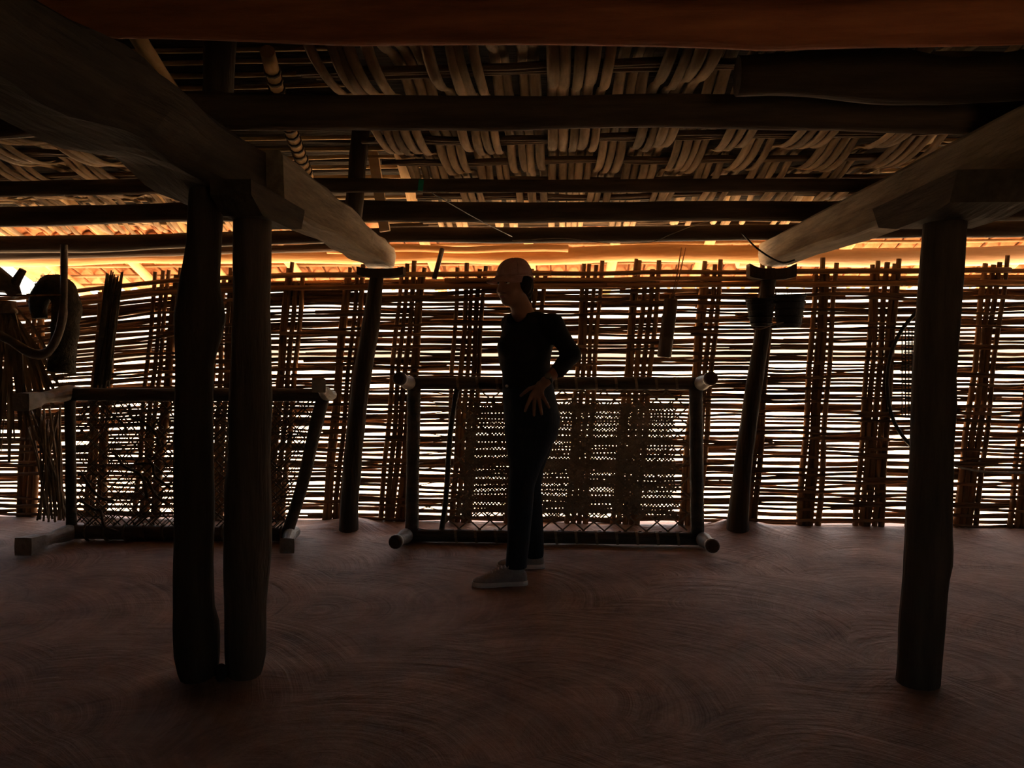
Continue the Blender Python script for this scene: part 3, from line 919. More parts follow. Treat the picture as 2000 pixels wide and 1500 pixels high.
def carved_leg(a, v_, length, dv, da, fat, root):
    # square foot, waisted neck, swelling at the joint
    prof = [(-0.10, 0.040, 0), (0.0, 0.05, 0), (0.08, 0.050, 0.0), (0.18, 0.036, 0.1), (0.26, 0.036, 0.5), (0.31, 0.046, 0.9), (length, 0.052, 1.0)]
    rings = []
    for c, r, sq in prof:
        t = max(0, c) / length
        cc = f2.P(a + da * t, v_ + dv * t, c)
        ring = []
        for k in range(16):
            th = 2 * math.pi * k / 16
            q = 1.0 / max(abs(math.cos(th)), abs(math.sin(th)))
            rr = r * fat * lerp(1.0, lerp(1, q, 0.85), sq)
            ring.append(cc + (f2.u * math.cos(th) + f2.v * math.sin(th)) * rr)
        rings.append(ring)
    m_ = MB(); m_.loft(rings, smooth=False)
    return m_.build('leg', 'cot_leg', root)
carved_leg(0.0, 0.0, 0.44, -0.005, -0.01, 1.0, cot2)
carved_leg(-0.02, H2 + 0.01, 0.42, -0.05, -0.02, 1.0, cot2)
carved_leg(W2b, 0.0, 0.34, 0.0, 0.10, 0.85, cot2)
carved_leg(W2t, H2, 0.34, 0.06, 0.05, 0.8, cot2)
# rope net: many fine diagonal cords, denser to the lower right, some sagging
m_ = MB()
for sgn in (1, -1):
    for k in range(110):
        c = -H2 / 1.0 + k * 0.028 if sgn == 1 else k * 0.028
        c += U(-0.016, 0.016)
        seg = []
        sagk = U(0.0, 0.03)
        for i in range(26):
            v_ = 0.03 + (H2 - 0.06) * i / 25
            a = c + sgn * v_
            wr = lerp(W2b, W2t, v_ / H2) - 0.05
            if a < 0.03 or a > wr:
                if len(seg) > 2: break
                seg = []; continue
            t = i / 25
            seg.append(f2.P(a, v_ - sagk * math.sin(math.pi * t), 0.004 * sgn + 0.01 * math.sin(k)))
        if len(seg) > 2 and rnd() < (0.9 if sgn == 1 else 0.6): m_.tube(seg, U(0.0025, 0.0055), 5)
m_.build('rope_net', 'rope', cot2)['kind'] = 'stuff'
m_ = MB()
for k in range(7):
    a0 = U(0.03, 0.5); v0_ = U(0.1, 0.9)
    pts = smoothpath([f2.P(a0 + U(-0.03, 0.03) + j * 0.06, v0_ + U(-0.05, 0.05) - j * 0.055, 0.03 + 0.01 * j) for j in range(5)], 5)
    m_.tube(pts, 0.009, 6)
m_.build('loose_rope', 'rope', cot2)['kind'] = 'stuff'
m_ = MB()
for k in range(11):
    a = 0.1 + k * 0.125
    ring = [f2.P(a + 0.05 * t, 0, 0) + (f2.v * math.cos(t * 6.2) + f2.n * math.sin(t * 6.2)) * 0.055 for t in np.linspace(0, 1, 12)]
    m_.tube(ring, 0.008, 6)
m_.build('rail_lashing', 'rope', cot2)['kind'] = 'stuff'

# ================================================================== LEFT-HAND TOOLS AND BUNDLES
YT = 4.72
# curved hook
b = MB(); b.tube(smoothpath([at(125, 478, YT), at(125, 545, YT), at(123, 610, YT), at(113, 655, YT), at(92, 688, YT), at(62, 690, YT), at(25, 668, YT), at(-12, 648, YT)], 6),
                 [0.021] * 12 + [0.026] * 12 + [0.03] * 12 + [0.027] * 7, 10, lump=0.1, lf=8)
tag(b.build('wooden_hook', 'cot_wood'), 'dark curved wooden hook hanging from the roof pole at far left', 'hook')
# shaggy hank
hk = empty('fibre_hank', at(125, 745, 4.86), 'shaggy dark fibre hank arching beside the curved hook', 'fibre hank')
path = smoothpath([at(78, 622, 4.86), at(76, 590, 4.86), at(90, 563, 4.86), at(112, 560, 4.86), at(128, 585, 4.86), at(127, 640, 4.86), at(122, 700, 4.86), at(119, 726, 4.86)], 5)
rr = [lerp(0.045, 0.085, min(1, i / 18)) for i in range(len(path))]
b = MB(); b.tube(path, rr, 12, lump=0.2, seed=4, lf=14); b.build('hank_core', 'hank', hk)
b = MB()
for k in range(420):
    i = random.randrange(1, len(path) - 1)
    d = Vector((U(-1, 1), U(-1, 0.3), U(-1, 1))).normalized()
    s = path[i] + d * rr[i] * 0.9
    b.tube([s, s + d * U(0.01, 0.028) + (path[i + 1] - path[i - 1]).normalized() * U(-0.03, 0.05)], [0.002, 0.0008], 3, cap=False)
b.build('loose_fibre', 'hank', hk)['kind'] = 'stuff'
# forked branch stub with rod
fk = empty('forked_branch', at(20, 580, 4.75), 'dark forked branch stub at the left edge above the leaf bundle', 'branch')
b = MB(); b.tube([at(-40, 556, 4.75), at(-5, 546, 4.75), at(22, 560, 4.75), at(34, 578, 4.75)], [0.10, 0.085, 0.05, 0.03], 10, lump=0.25, lf=9); b.build('stub', 'cot_wood', fk)
b = MB(); b.tube([at(20, 566, 4.75), at(34, 545, 4.75), at(45, 527, 4.75)], [0.038, 0.028, 0.022], 8, lump=0.15, lf=9); b.build('prong', 'cot_wood', fk)
b = MB(); b.tube([at(-30, 577, 4.7), at(60, 577, 4.7), at(120, 576, 4.7)], 0.006, 6)
tag(b.build('thin_rod', 'stake'), 'thin level rod behind the curved hook at far left', 'rod')
# dry palm leaf bundle
lb = empty('palm_leaf_bundle', at(30, 900, 5.06), 'bundle of dry palm leaves hanging point down at the left edge', 'leaf bundle')
for k in range(34):
    xt = U(-5, 30); yt = U(585, 615)
    xb_ = lerp(-60, 125, (k + rnd()) / 34); yb_ = U(770, 905) if xb_ < 95 else U(740, 800)
    yb_ = min(yb_, 905 - max(0, xb_ - 40) * 1.2)
    Yk = 5.08 + U(-0.06, 0.05)
    mid = ((xt + xb_) / 2 + U(-6, 10), (yt + yb_) / 2 - 10)
    pts = smoothpath([at(xt, yt, 5.06), at(*mid, Yk), at(xb_, yb_, Yk)], 5)
    b = MB()
    N = len(pts)
    rings = []
    wd = U(0.012, 0.026)
    tw = U(-0.8, 0.8)
    for i, p in enumerate(pts):
        t = i / (N - 1)
        w = wd * (0.35 + 0.65 * math.sin(math.pi * min(0.93, t * 0.9 + 0.08)))
        wv = Vector((math.cos(tw), math.sin(tw), 0)) * w
        fold = Vector((-math.sin(tw), math.cos(tw), 0)) * w * 0.5
        rings.append([p - wv, p + fold, p + wv, p + fold * 0.7])
    b.loft(rings, smooth=False); b.build('leaf', 'leaf', lb)
b = MB(); c = at(14, 603, 5.06); b.tube([c + Vector((0, 0, -0.03)), c + Vector((0, 0, 0.05))], 0.06, 10, lump=0.2, lf=12); b.build('binding', 'rope', lb)
# stalk bundle standing below
sb = empty('stalk_bundle', Vector((at(105, 1015, 5.0).x, 5.0, 0)), 'bundle of thin dry stalks leaning on the wall beneath the palm leaves', 'stalk bundle')
for k in range(30):
    x0_, x1_ = U(52, 118), U(72, 140)
    b = MB(); b.tube(smoothpath([at(x1_, U(1000, 1022), 4.95 + U(0, 0.1)), at((x0_ + x1_) / 2 + U(-4, 4), 900, 5.0 + U(-0.05, 0.08)), at(x0_, U(790, 840), 5.1)], 3), [0.0075] * 7, 5)
    b.build('stalk', 'leaf', sb)
# shaggy upright sheaf against the wall left of the cot
sh = empty('brush_sheaf', at(195, 765, 5.14), 'ragged dark brushwood sheaf hanging on the wall above the left cot', 'brushwood')
for k in range(15):
    t = (k + rnd()) / 15
    xt = lerp(208, 242, t); xb_ = lerp(182, 212, t)
    b = MB(); b.tube(smoothpath([at(xb_ + U(-3, 3), U(735, 768), 5.21 + U(-0.03, 0.03)), at((xt + xb_) / 2 + U(-4, 4), 650, 5.21 + U(-0.03, 0.03)), at(xt, U(528, 556), 5.22 + U(-0.03, 0.03))], 3), [0.012, 0.013, 0.012, 0.011, 0.010, 0.008, 0.005], 6, lump=0.2, lf=20)
    b.build('branch', 'hank', sh)

# ================================================================== RIGHT-HAND HANGING THINGS
# black baskets on the slender right post
def basket(pxl, pxr, py0, py1, pbl, pbr, Y, label):
    root = empty('basket', at((pbl + pbr) / 2, py1, Y), label, 'basket')
    ct, cb = at((pxl + pxr) / 2, py0, Y), at((pbl + pbr) / 2, py1, Y)
    rt, rb = (pxr - pxl) / 2 * mpp(Y), (pbr - pbl) / 2 * mpp(Y)
    N = 9
    rings = []
    for i in range(N):
        t = i / (N - 1)
        c = cb.lerp(ct, t); r = lerp(rb, rt, t ** 0.8)
        rings.append([c + Vector((math.cos(a) * r, math.sin(a) * r * 0.8, 0)) for a in np.linspace(0, 2 * math.pi, 18, endpoint=False)])
    inner = [[cb.lerp(ct, t) + Vector((math.cos(a), math.sin(a) * 0.8, 0)) * (lerp(rb, rt, t ** 0.8) - 0.008) for a in np.linspace(0, 2 * math.pi, 18, endpoint=False)] for t in (1.0, 0.6, 0.15)]
    b = MB(); b.loft(rings + inner); b.build('bowl', 'basket', root)
    for t in (0.12, 0.35, 0.58, 0.8, 1.0):
        c = cb.lerp(ct, t); r = lerp(rb, rt, t ** 0.8) + 0.003
        b = MB(); b.tube([c + Vector((math.cos(a) * r, math.sin(a) * r * 0.8, 0)) for a in np.linspace(0, 2 * math.pi, 19)], 0.006, 5, cap=False); b.build('hoop', 'basket', root)
    b = MB()
    for k in range(26):
        a = U(0, 6.28); c = ct + Vector((math.cos(a) * rt, math.sin(a) * rt * 0.8, -0.01))
        b.tube([c, c + Vector((U(-0.01, 0.01), 0, U(0.015, 0.045)))], [0.003, 0.0012], 4)
    b.build('frayed_rim', 'basket', root)['kind'] = 'stuff'
basket(1458, 1513, 585, 638, 1468, 1504, BYR - 0.14, 'black tapering basket tied to the front of the slender right post')
basket(1512, 1572, 578, 640, 1519, 1562, BYR - 0.10, 'black tapering basket hanging just right of the slender right post')
b = MB(); b.tube(smoothpath([at(1462, 640, BYR - 0.2), at(1485, 643, BYR - 0.22), at(1510, 634, BYR - 0.2), at(1530, 630, BYR - 0.17)], 5), 0.004, 5)
tag(b.build('tie_cord', 'cord'), 'thin pale cord tied around the slender post under the baskets', 'cord')
# bamboo tube on two cords
YB = 5.16
bt = empty('bamboo_tube', at(1298, 700, YB), 'dark bamboo tube hanging by two thin cords on the wall', 'bamboo tube')
b = MB(); p0, p1 = at(1297, 698, YB), at(1311, 584, YB)
ts = (0, 0.02, 0.30, 0.325, 0.35, 0.66, 0.685, 0.71, 0.98, 1.0)
b.tube([p0.lerp(p1, t) for t in ts], [0.040, 0.046, 0.045, 0.049, 0.045, 0.045, 0.049, 0.044, 0.044, 0.040], 14); b.build('tube', 'bamboo_dark', bt)
b = MB(); b.tube([at(1311, 586, YB), at(1314, 576, YB)], 0.018, 8); b.build('stopper', 'stake', bt)
for dx in (0, 8):
    b = MB(); b.tube([at(1312 + dx * 0.4, 580, YB), at(1322 + dx * 0.6, 540, YB + 0.02), at(1331 + dx, 484, YB + 0.12)], 0.0042, 5); b.build('hanging_cord', 'rail', bt)
# bow-shaped hoop with mesh, half behind the stout post
YH = 5.235
hp = empty('mesh_hoop', at(1790, 880, YH), 'bent hoop with dark fine mesh hanging half behind the stout right post', 'hoop')
arc = smoothpath([at(1835, 575, YH), at(1790, 610, YH), at(1755, 655, YH), at(1737, 705, YH), at(1733, 760, YH), at(1743, 815, YH), at(1768, 858, YH), at(1812, 895, YH)], 6)
b = MB(); b.tube(arc, 0.013, 8, lump=0.1, lf=10); b.build('bow', 'wire', hp)
b = MB()
for k in range(30):
    y_ = 640 + k * 6
    b.tube([at(1758 + abs(k - 14) * 1.2, y_, YH), at(1830, y_, YH)], 0.0035, 4)
for k in range(11):
    x_ = 1762 + k * 6.5
    b.tube([at(x_, 645 - k * 2, YH + 0.004), at(x_, 815, YH + 0.004)], 0.004, 4)
b.build('mesh', 'basket', hp)['kind'] = 'stuff'
# pale cable at right edge
b = MB(); b.tube(smoothpath([at(1850, 905, 5.2), at(1875, 913, 5.2), at(1930, 922, 5.19), at(2030, 924, 5.18)], 5), 0.0075, 6)
tag(b.build('loose_cable', 'wire_pale'), 'grey cable looping along the wall at the right edge', 'cable')
# black cable at right beam end
b = MB(); b.tube(smoothpath([at(1449, 455, 5.05), at(1475, 482, 5.0), at(1505, 503, 4.95), at(1530, 513, 4.9), at(1552, 508, 4.9)], 5), 0.006, 6)
tag(b.build('black_cable', 'wire'), 'black cable drooping under the far end of the right beam', 'cable')
b = MB(); b.tube(smoothpath([at(826, 366, 4.0), at(880, 398, 4.2), at(940, 432, 4.6), at(1000, 462, 5.0)], 5), 0.0028, 5)
tag(b.build('roof_wire', 'wire'), 'thin dark wire trailing down from the green tag', 'wire')
b = MB(); b.tube(smoothpath([at(1000, 470, 5.0), at(1100, 466, 5.0), at(1180, 474, 5.0), at(1270, 473, 5.0), at(1310, 458, 4.95), at(1370, 436, 4.9), at(1440, 424, 4.8)], 5), 0.0025, 5)
tag(b.build('roof_wire', 'wire_pale'), 'thin pale wire sagging along the lowest roof pole', 'wire')
# green tag
gt = at(822, 362, atz(1085, 363, 1.985).y - 0.032)
b = MB(); b.box(gt, 0.025, 0.006, 0.055, Matrix.Rotation(0.12, 3, 'Y'))
tag(b.build('green_tag', 'green'), 'small bright green tag on the thin roof pole', 'tag')
# stick poking above the wall
b = MB(); b.tube([at(848, 545, 5.24), at(864, 486, 5.3)], 0.017, 7, lump=0.1)
tag(b.build('leaning_stick', 'cot_wood'), 'dark stick slanting above the wall top left of the cap', 'stick')
# stone between the paired posts
b = MB(); p = fl(432, 1345); b.ball((p.x, p.y, floor_z(p.x, p.y) + 0.022), 0.020, 0.025, 0.032, n=14, m=10)
tag(b.build('dark_stone', 'stone'), 'small dark rounded stone on the floor between the paired posts', 'stone')

# ================================================================== PERSON (signed-distance modelling, surface nets)
def surface_nets(F, org, h):
    S = F < 0
    nx_, ny_, nz_ = F.shape
    c = np.zeros((nx_ - 1, ny_ - 1, nz_ - 1), np.int8)
    for i in (0, 1):
        for j in (0, 1):
            for k in (0, 1):
                c += S[i:nx_ - 1 + i, j:ny_ - 1 + j, k:nz_ - 1 + k]
    act = (c > 0) & (c < 8)
    I, J, K = np.nonzero(act)
    idx = -np.ones(act.shape, np.int64); idx[I, J, K] = np.arange(len(I))
    acc = np.zeros((len(I), 3)); cnt = np.zeros(len(I))
    cor = [(0, 0, 0), (1, 0, 0), (0, 1, 0), (1, 1, 0), (0, 0, 1), (1, 0, 1), (0, 1, 1), (1, 1, 1)]
    edges = [(0, 1), (2, 3), (4, 5), (6, 7), (0, 2), (1, 3), (4, 6), (5, 7), (0, 4), (1, 5), (2, 6), (3, 7)]
    vals = [F[I + a, J + b2, K + c2] for a, b2, c2 in cor]
    for a, b2 in edges:
        fa, fb_ = vals[a], vals[b2]
        m = (fa < 0) != (fb_ < 0)
        t = np.where(m, fa / np.where(m, fa - fb_, 1), 0)
        ca, cb_ = np.array(cor[a], float), np.array(cor[b2], float)
        p = ca + t[:, None] * (cb_ - ca)
        acc += np.where(m[:, None], p, 0); cnt += m
    V = (np.stack([I, J, K], 1) + acc / cnt[:, None]) * h + np.array(org)
    faces = []
    for ax in range(3):
        sl0 = [slice(None)] * 3; sl1 = [slice(None)] * 3
        sl0[ax] = slice(0, -1); sl1[ax] = slice(1, None)
        A, B = S[tuple(sl0)], S[tuple(sl1)]
        E = A != B
        b1, b2 = (ax + 1) % 3, (ax + 2) % 3
        i3 = np.stack(np.nonzero(E), 1)
        ok = (i3[:, b1] > 0) & (i3[:, b2] > 0) & (i3[:, b1] < F.shape[b1] - 1) & (i3[:, b2] < F.shape[b2] - 1)
        i3 = i3[ok]
        inside_first = A[i3[:, 0], i3[:, 1], i3[:, 2]]
        def cell(d1, d2):
            q = i3.copy(); q[:, b1] += d1; q[:, b2] += d2
            return idx[q[:, 0], q[:, 1], q[:, 2]]
        q = np.stack([cell(-1, -1), cell(0, -1), cell(0, 0), cell(-1, 0)], 1)
        q[~inside_first] = q[~inside_first][:, ::-1]
        faces.append(q)
    return V, np.concatenate(faces)

class SDF:
    def __init__(self, lo, hi, h):
        self.lo = np.array(lo, float); self.h = h
        n = np.ceil((np.array(hi) - self.lo) / h).astype(int) + 1
        self.F = np.full(n, 0.08)
        self.ax = [self.lo[i] + np.arange(n[i]) * h for i in range(3)]
    def region(self, lo, hi):
        s = []
        for i in range(3):
            a = int(max(0, math.floor((lo[i] - self.lo[i]) / self.h)))
            b = int(min(self.F.shape[i], math.ceil((hi[i] - self.lo[i]) / self.h) + 1))
            if b <= a: return None
            s.append(slice(a, b))
        X, Y, Z = np.meshgrid(self.ax[0][s[0]], self.ax[1][s[1]], self.ax[2][s[2]], indexing='ij', sparse=True)
        return tuple(s), X, Y, Z
    def smin(self, s, d, k):
        a = self.F[s]
        if k <= 0: self.F[s] = np.minimum(a, d); return
        hh = np.clip(0.5 + 0.5 * (a - d) / k, 0, 1)
        self.F[s] = a * (1 - hh) + d * hh - k * hh * (1 - hh)
    def cone(self, p, q, r1, r2, k=0.015):
        p, q = np.array(p, float), np.array(q, float)
        R = max(r1, r2) + 0.06
        g_ = self.region(np.minimum(p, q) - R, np.maximum(p, q) + R)
        if g_ is None: return self
        s, X, Y, Z = g_
        ba = q - p; L2 = max(1e-9, ba @ ba)
        t = np.clip(((X - p[0]) * ba[0] + (Y - p[1]) * ba[1] + (Z - p[2]) * ba[2]) / L2, 0, 1)
        d = np.sqrt((X - p[0] - t * ba[0]) ** 2 + (Y - p[1] - t * ba[1]) ** 2 + (Z - p[2] - t * ba[2]) ** 2) - (r1 + (r2 - r1) * t)
        self.smin(s, d, k); return self
    def ell(self, c, r, R=None, k=0.015, sub=False):
        c = np.array(c, float); r = np.array(r, float)
        m = r.max() + 0.06
        g_ = self.region(c - m, c + m)
        if g_ is None: return self
        s, X, Y, Z = g_
        P = [X - c[0], Y - c[1], Z - c[2]]
        if R is not None:
            R = np.array(R)
            P = [R[0, i] * P[0] + R[1, i] * P[1] + R[2, i] * P[2] for i in range(3)]
        k0 = np.sqrt((P[0] / r[0]) ** 2 + (P[1] / r[1]) ** 2 + (P[2] / r[2]) ** 2)
        k1 = np.sqrt((P[0] / r[0] ** 2) ** 2 + (P[1] / r[1] ** 2) ** 2 + (P[2] / r[2] ** 2) ** 2) + 1e-9
        d = k0 * (k0 - 1.0) / k1
        if sub: self.F[s] = np.maximum(self.F[s], -d)
        else: self.smin(s, d, k)
        return self
    def stack(self, rowsz, grow=0.0, k=0.015):
        """rowsz: (z, cx, cy, rx, ry, rot) ascending z; elliptic sections"""
        rz = sorted(rowsz)
        zs = [r[0] for r in rz]
        g_ = self.region((-9, -9, zs[0] - 0.05), (9, 9, zs[-1] + 0.05))
        s, X, Y, Z = g_
        zc = np.clip(Z, zs[0], zs[-1])
        f = lambda i: np.interp(zc, zs, [r[i] for r in rz])
        cx, cy, rx, ry, ro = f(1), f(2), f(3) + grow, f(4) + grow, f(5)
        dx, dy = X - cx, Y - cy
        u = dx * np.cos(ro) + dy * np.sin(ro); v = -dx * np.sin(ro) + dy * np.cos(ro)
        q = np.sqrt((u / rx) ** 2 + (v / ry) ** 2)
        d = (q - 1) * np.minimum(rx, ry)
        dz = np.abs(Z - zc) - grow
        d = np.where(dz > 0, np.sqrt(np.maximum(d, 0) ** 2 + dz ** 2), d)
        d = np.where((dz > 0) & (d <= 0), dz, d)
        self.smin(s, d, k); return self
    def mesh(self, name, material, parent, post=None):
        V, Fc = surface_nets(self.F, self.lo, self.h)
        o0 = np.array(root_loc(parent))
        me = bpy.data.meshes.new(name)
        me.from_pydata((V - o0).tolist(), [], Fc.tolist())
        me.polygons.foreach_set('use_smooth', [True] * len(me.polygons))
        me.materials.append(M[material]); me.update()
        ob = bpy.data.objects.new(name, me); C.objects.link(ob); ob.parent = parent
        return ob

YP = 4.10                       # body centre depth
YN = fl(985, 1141).y            # near foot depth
YF = fl(1045, 1109).y           # far foot depth
def rowpx(py, l_, r_, Y, ry, rot=0.0):
    a, b_ = at(l_, py, Y), at(r_, py, Y)
    return (a.z, (a.x + b_.x) / 2, Y, (b_.x - a.x) / 2, ry, rot)
pbase = Vector(((fl(985, 1141).x + fl(1045, 1109).x) / 2, (YN + YF) / 2, 0))
person = empty('person', pbase, 'person in pink cap, black top and dark jeans standing with hand on hip', 'person')
torso = [rowpx(612, 998, 1056, YP - 0.02, 0.05), rowpx(620, 989, 1078, YP - 0.02, 0.085), rowpx(632, 984, 1088, YP - 0.02, 0.105), rowpx(655, 978, 1086, YP - 0.02, 0.115),
         rowpx(680, 972, 1079, YP - 0.01, 0.118), rowpx(705, 974, 1075, YP, 0.110), rowpx(730, 981, 1074, YP, 0.105), rowpx(755, 981, 1078, YP, 0.112), rowpx(775, 982, 1083, YP, 0.118)]
hips = [rowpx(742, 982, 1077, YP, 0.105), rowpx(775, 982, 1085, YP, 0.120), rowpx(812, 986, 1091, YP, 0.128), rowpx(845, 988, 1090, YP, 0.125), rowpx(862, 990, 1084, YP, 0.10)]
legN = [rowpx(835, 988, 1084, YP - 0.05, 0.078), rowpx(880, 990, 1072, YP - 0.065, 0.078), rowpx(915, 996, 1056, YP - 0.08, 0.070), rowpx(950, 993, 1044, YP - 0.095, 0.064),
        rowpx(1000, 991, 1040, YP - 0.11, 0.060), rowpx(1053, 991, 1035, YN + 0.01, 0.054), rowpx(1095, 988, 1030, YN, 0.050), rowpx(1108, 987, 1029, YN, 0.050)]
legF = [rowpx(835, 1000, 1088, YP + 0.06, 0.075), rowpx(880, 1005, 1076, YP + 0.09, 0.075), rowpx(915, 1008, 1062, YP + 0.12, 0.068), rowpx(950, 1008, 1057, YP + 0.14, 0.062),
        rowpx(1000, 1012, 1060, YP + 0.17, 0.058), rowpx(1053, 1020, 1062, YF, 0.052), rowpx(1080, 1022, 1062, YF, 0.05), rowpx(1088, 1023, 1061, YF, 0.05)]
m4 = mpp(4.05)
sho = at(1080, 634, YP - 0.10); elb = at(1116, 692, YP - 0.06); cuff = at(1092, 722, YP - 0.12); wri = at(1067, 744, YP - 0.165)
shoF = at(1000, 634, YP + 0.10); elbF = at(1018, 706, YP + 0.17); wriF = at(1024, 765, YP + 0.16)
neck0, neck1 = at(1024, 616, YP - 0.01), at(1009, 580, YP - 0.02)
HC = at(1003, 551, YP - 0.03)
hf = Vector((-0.66, -0.74, -0.10)).normalized()
hr = hf.cross(Vector((0, 0, 1))).normalized()
hu = hr.cross(hf).normalized()
HR = np.array([[hr.x, hf.x, hu.x], [hr.y, hf.y, hu.y], [hr.z, hf.z, hu.z]])    # columns: right, forward, up
def hp_(r, f, u): return HC + hr * r + hf * f + hu * u
# palm and fingers against the hip
Ysurf = YP - 0.150
def hpt(px, py, dy=0.0):
    w = max(0.0, 1 - ((px - 1038) / 58.0) ** 2)
    ys_ = YP - 0.02 - 0.125 * math.sqrt(w) - 0.016
    return at(px, py, min(ys_, YP - 0.085) + dy)
body = SDF((pbase.x - 0.30, YP - 0.30, -0.02), (pbase.x + 0.36, YP + 0.34, 1.68), 0.005)
body.stack(torso, -0.010).stack(hips, -0.012, 0.02).stack(legN, -0.012, 0.02).stack(legF, -0.012, 0.02)
body.cone(neck0, neck1, 0.056, 0.050, 0.03)
body.ell(hp_(0, -0.012, 0.022), (0.074, 0.094, 0.095), HR, 0.02)         # cranium
body.ell(hp_(0, 0.028, -0.035), (0.058, 0.062, 0.082), HR, 0.025)        # face
body.ell(hp_(0, 0.055, -0.094), (0.028, 0.026, 0.022), HR, 0.025)        # chin
for s_ in (-1, 1):
    body.ell(hp_(s_ * 0.036, 0.060, -0.040), (0.022, 0.020, 0.020), HR, 0.02)   # cheeks
    body.ell(hp_(s_ * 0.031, 0.082, 0.000), (0.017, 0.010, 0.010), HR, 0.0, True)  # eye sockets
    body.ell(hp_(s_ * 0.074, -0.012, -0.022), (0.008, 0.018, 0.030), HR, 0.008)   # ears
    body.ell(hp_(s_ * 0.013, 0.094, -0.047), (0.009, 0.010, 0.008), HR, 0.008)
body.cone(hp_(0, 0.088, 0.004), hp_(0, 0.106, -0.040), 0.008, 0.0115, 0.010)      # nose
body.ell(hp_(0, 0.086, -0.066), (0.021, 0.010, 0.0065), HR, 0.006)
body.ell(hp_(0, 0.084, -0.077), (0.019, 0.010, 0.0065), HR, 0.006)
body.cone(sho, elb, 0.048, 0.036, 0.02).cone(elb, wri, 0.036, 0.024, 0.015)
body.cone(shoF, elbF, 0.046, 0.034, 0.02).cone(elbF, wriF, 0.034, 0.024, 0.015)
# near hand
palm = hpt(1049, 763)
body.cone(wri, hpt(1056, 755, -0.004), 0.024, 0.024, 0.012)
for px, py in ((1039, 772), (1045, 774), (1052, 774), (1058, 770)):
    body.cone(hpt(1055, 752, -0.002), hpt(px, py), 0.016, 0.0125, 0.010)
fing = [[(1039, 771), (1034, 782), (1029, 793), (1025.5, 803)], [(1045, 774), (1043.5, 787), (1043, 800), (1043, 811)],
        [(1052, 774), (1054, 787), (1056, 799), (1058, 809)], [(1058, 770), (1063, 779), (1068, 788), (1072.5, 796)], [(1046, 755), (1034, 759), (1025, 766), (1017, 773)]]
for fi, ch in enumerate(fing):
    rads = [0.0105, 0.0098, 0.0088, 0.0075]
    pts = [hpt(x, y, (0.0, -0.009, -0.006, 0.004)[i]) for i, (x, y) in enumerate(ch)]
    for i in range(3):
        body.cone(pts[i], pts[i + 1], rads[i] * (0.9 if fi == 3 else 1), rads[i + 1] * (0.9 if fi == 3 else 1), 0.003)
# far hand, hanging
hF = wriF + Vector((-0.005, 0.0, -0.06))
body.cone(wriF, hF, 0.022, 0.030, 0.012)
for q in range(4):
    a = hF + Vector(((q - 1.5) * 0.018, 0, -0.01)); bq = a + Vector((-0.008, -0.006, -0.045)); cq = bq + Vector((-0.012, -0.004, -0.03))
    body.cone(a, bq, 0.010, 0.009, 0.004).cone(bq, cq, 0.009, 0.007, 0.003)
body.cone(hF + Vector((-0.022, 0, 0.02)), hF + Vector((-0.05, -0.01, -0.03)), 0.011, 0.008, 0.004)
body.mesh('body', 'skin', person)
# eyes, lids shaded by the cap
for s_ in (-1, 1):
    m_ = MB(); m_.ball(hp_(s_ * 0.031, 0.069, 0.0), 0.0125, n=14, m=10); ey = m_.build('eye', 'eye_white', person)
    m_ = MB(); m_.ball(hp_(s_ * 0.031, 0.069, 0.0) + hf * 0.0095, 0.0055, n=10, m=6); m_.build('iris', 'iris', ey)
    m_ = MB(); m_.tube([hp_(s_ * x, 0.083 - abs(x - 0.03) * 0.25, z_) for x, z_ in ((0.012, 0.018), (0.028, 0.0215), (0.046, 0.017))], [0.0028, 0.0034, 0.002], 6); m_.build('eyebrow', 'hair', person)
m_ = MB(); m_.ball(hp_(0, 0.0885, -0.071), 0.0185, 0.007, 0.0085, n=14, m=8, R=Matrix(HR.tolist())); m_.build('lips', 'lip', person)
# shirt
sh_ = SDF((pbase.x - 0.30, YP - 0.34, 0.80), (pbase.x + 0.38, YP + 0.36, 1.44), 0.006)
sh_.stack(torso, 0.0).cone(sho, elb, 0.054, 0.045, 0.03).cone(elb, cuff, 0.046, 0.041, 0.02)
sh_.cone(at(1052, 624, YP - 0.06), sho, 0.036, 0.046, 0.03).cone(at(1010, 622, YP + 0.05), shoF, 0.036, 0.05, 0.03)
sh_.cone(shoF, elbF, 0.056, 0.044, 0.03).cone(elbF, elbF.lerp(wriF, 0.45), 0.044, 0.040, 0.02)
sh_.ell(at(994, 678, YP - 0.085), (0.060, 0.055, 0.058), None, 0.03).ell(at(1020, 682, YP - 0.11), (0.055, 0.048, 0.058), None, 0.03)   # bust
# scoop neckline and cut hem / cuffs
sh_.ell(at(1006, 602, YP - 0.10), (0.066, 0.10, 0.082), None, 0, True)
sh_.ell(at(1022, 598, YP - 0.02), (0.066, 0.075, 0.045), None, 0, True)
zc_hem = at(1030, 757, YP).z
kz = int((zc_hem - sh_.lo[2]) / sh_.h); sh_.F[:, :, :kz] = np.maximum(sh_.F[:, :, :kz], 0.01)
sh_.mesh('black_top', 'shirt', person)['label'] = 'black three-quarter sleeve top with scoop neck'
# jeans
je = SDF((pbase.x - 0.22, YP - 0.26, 0.04), (pbase.x + 0.30, YP + 0.34, 1.05), 0.006)
je.stack(hips, 0.002).stack(legN, 0.0, 0.03).stack(legF, 0.0, 0.03)
je.ell(at(1066, 822, YP - 0.02), (0.062, 0.10, 0.075), None, 0.03)
je.mesh('jeans', 'jeans', person)['label'] = 'dark blue denim jeans'
m_ = MB(); m_.ball(at(990, 754, YP - 0.095), 0.008, 0.005, 0.008); m_.build('trouser_button', 'brass', person)
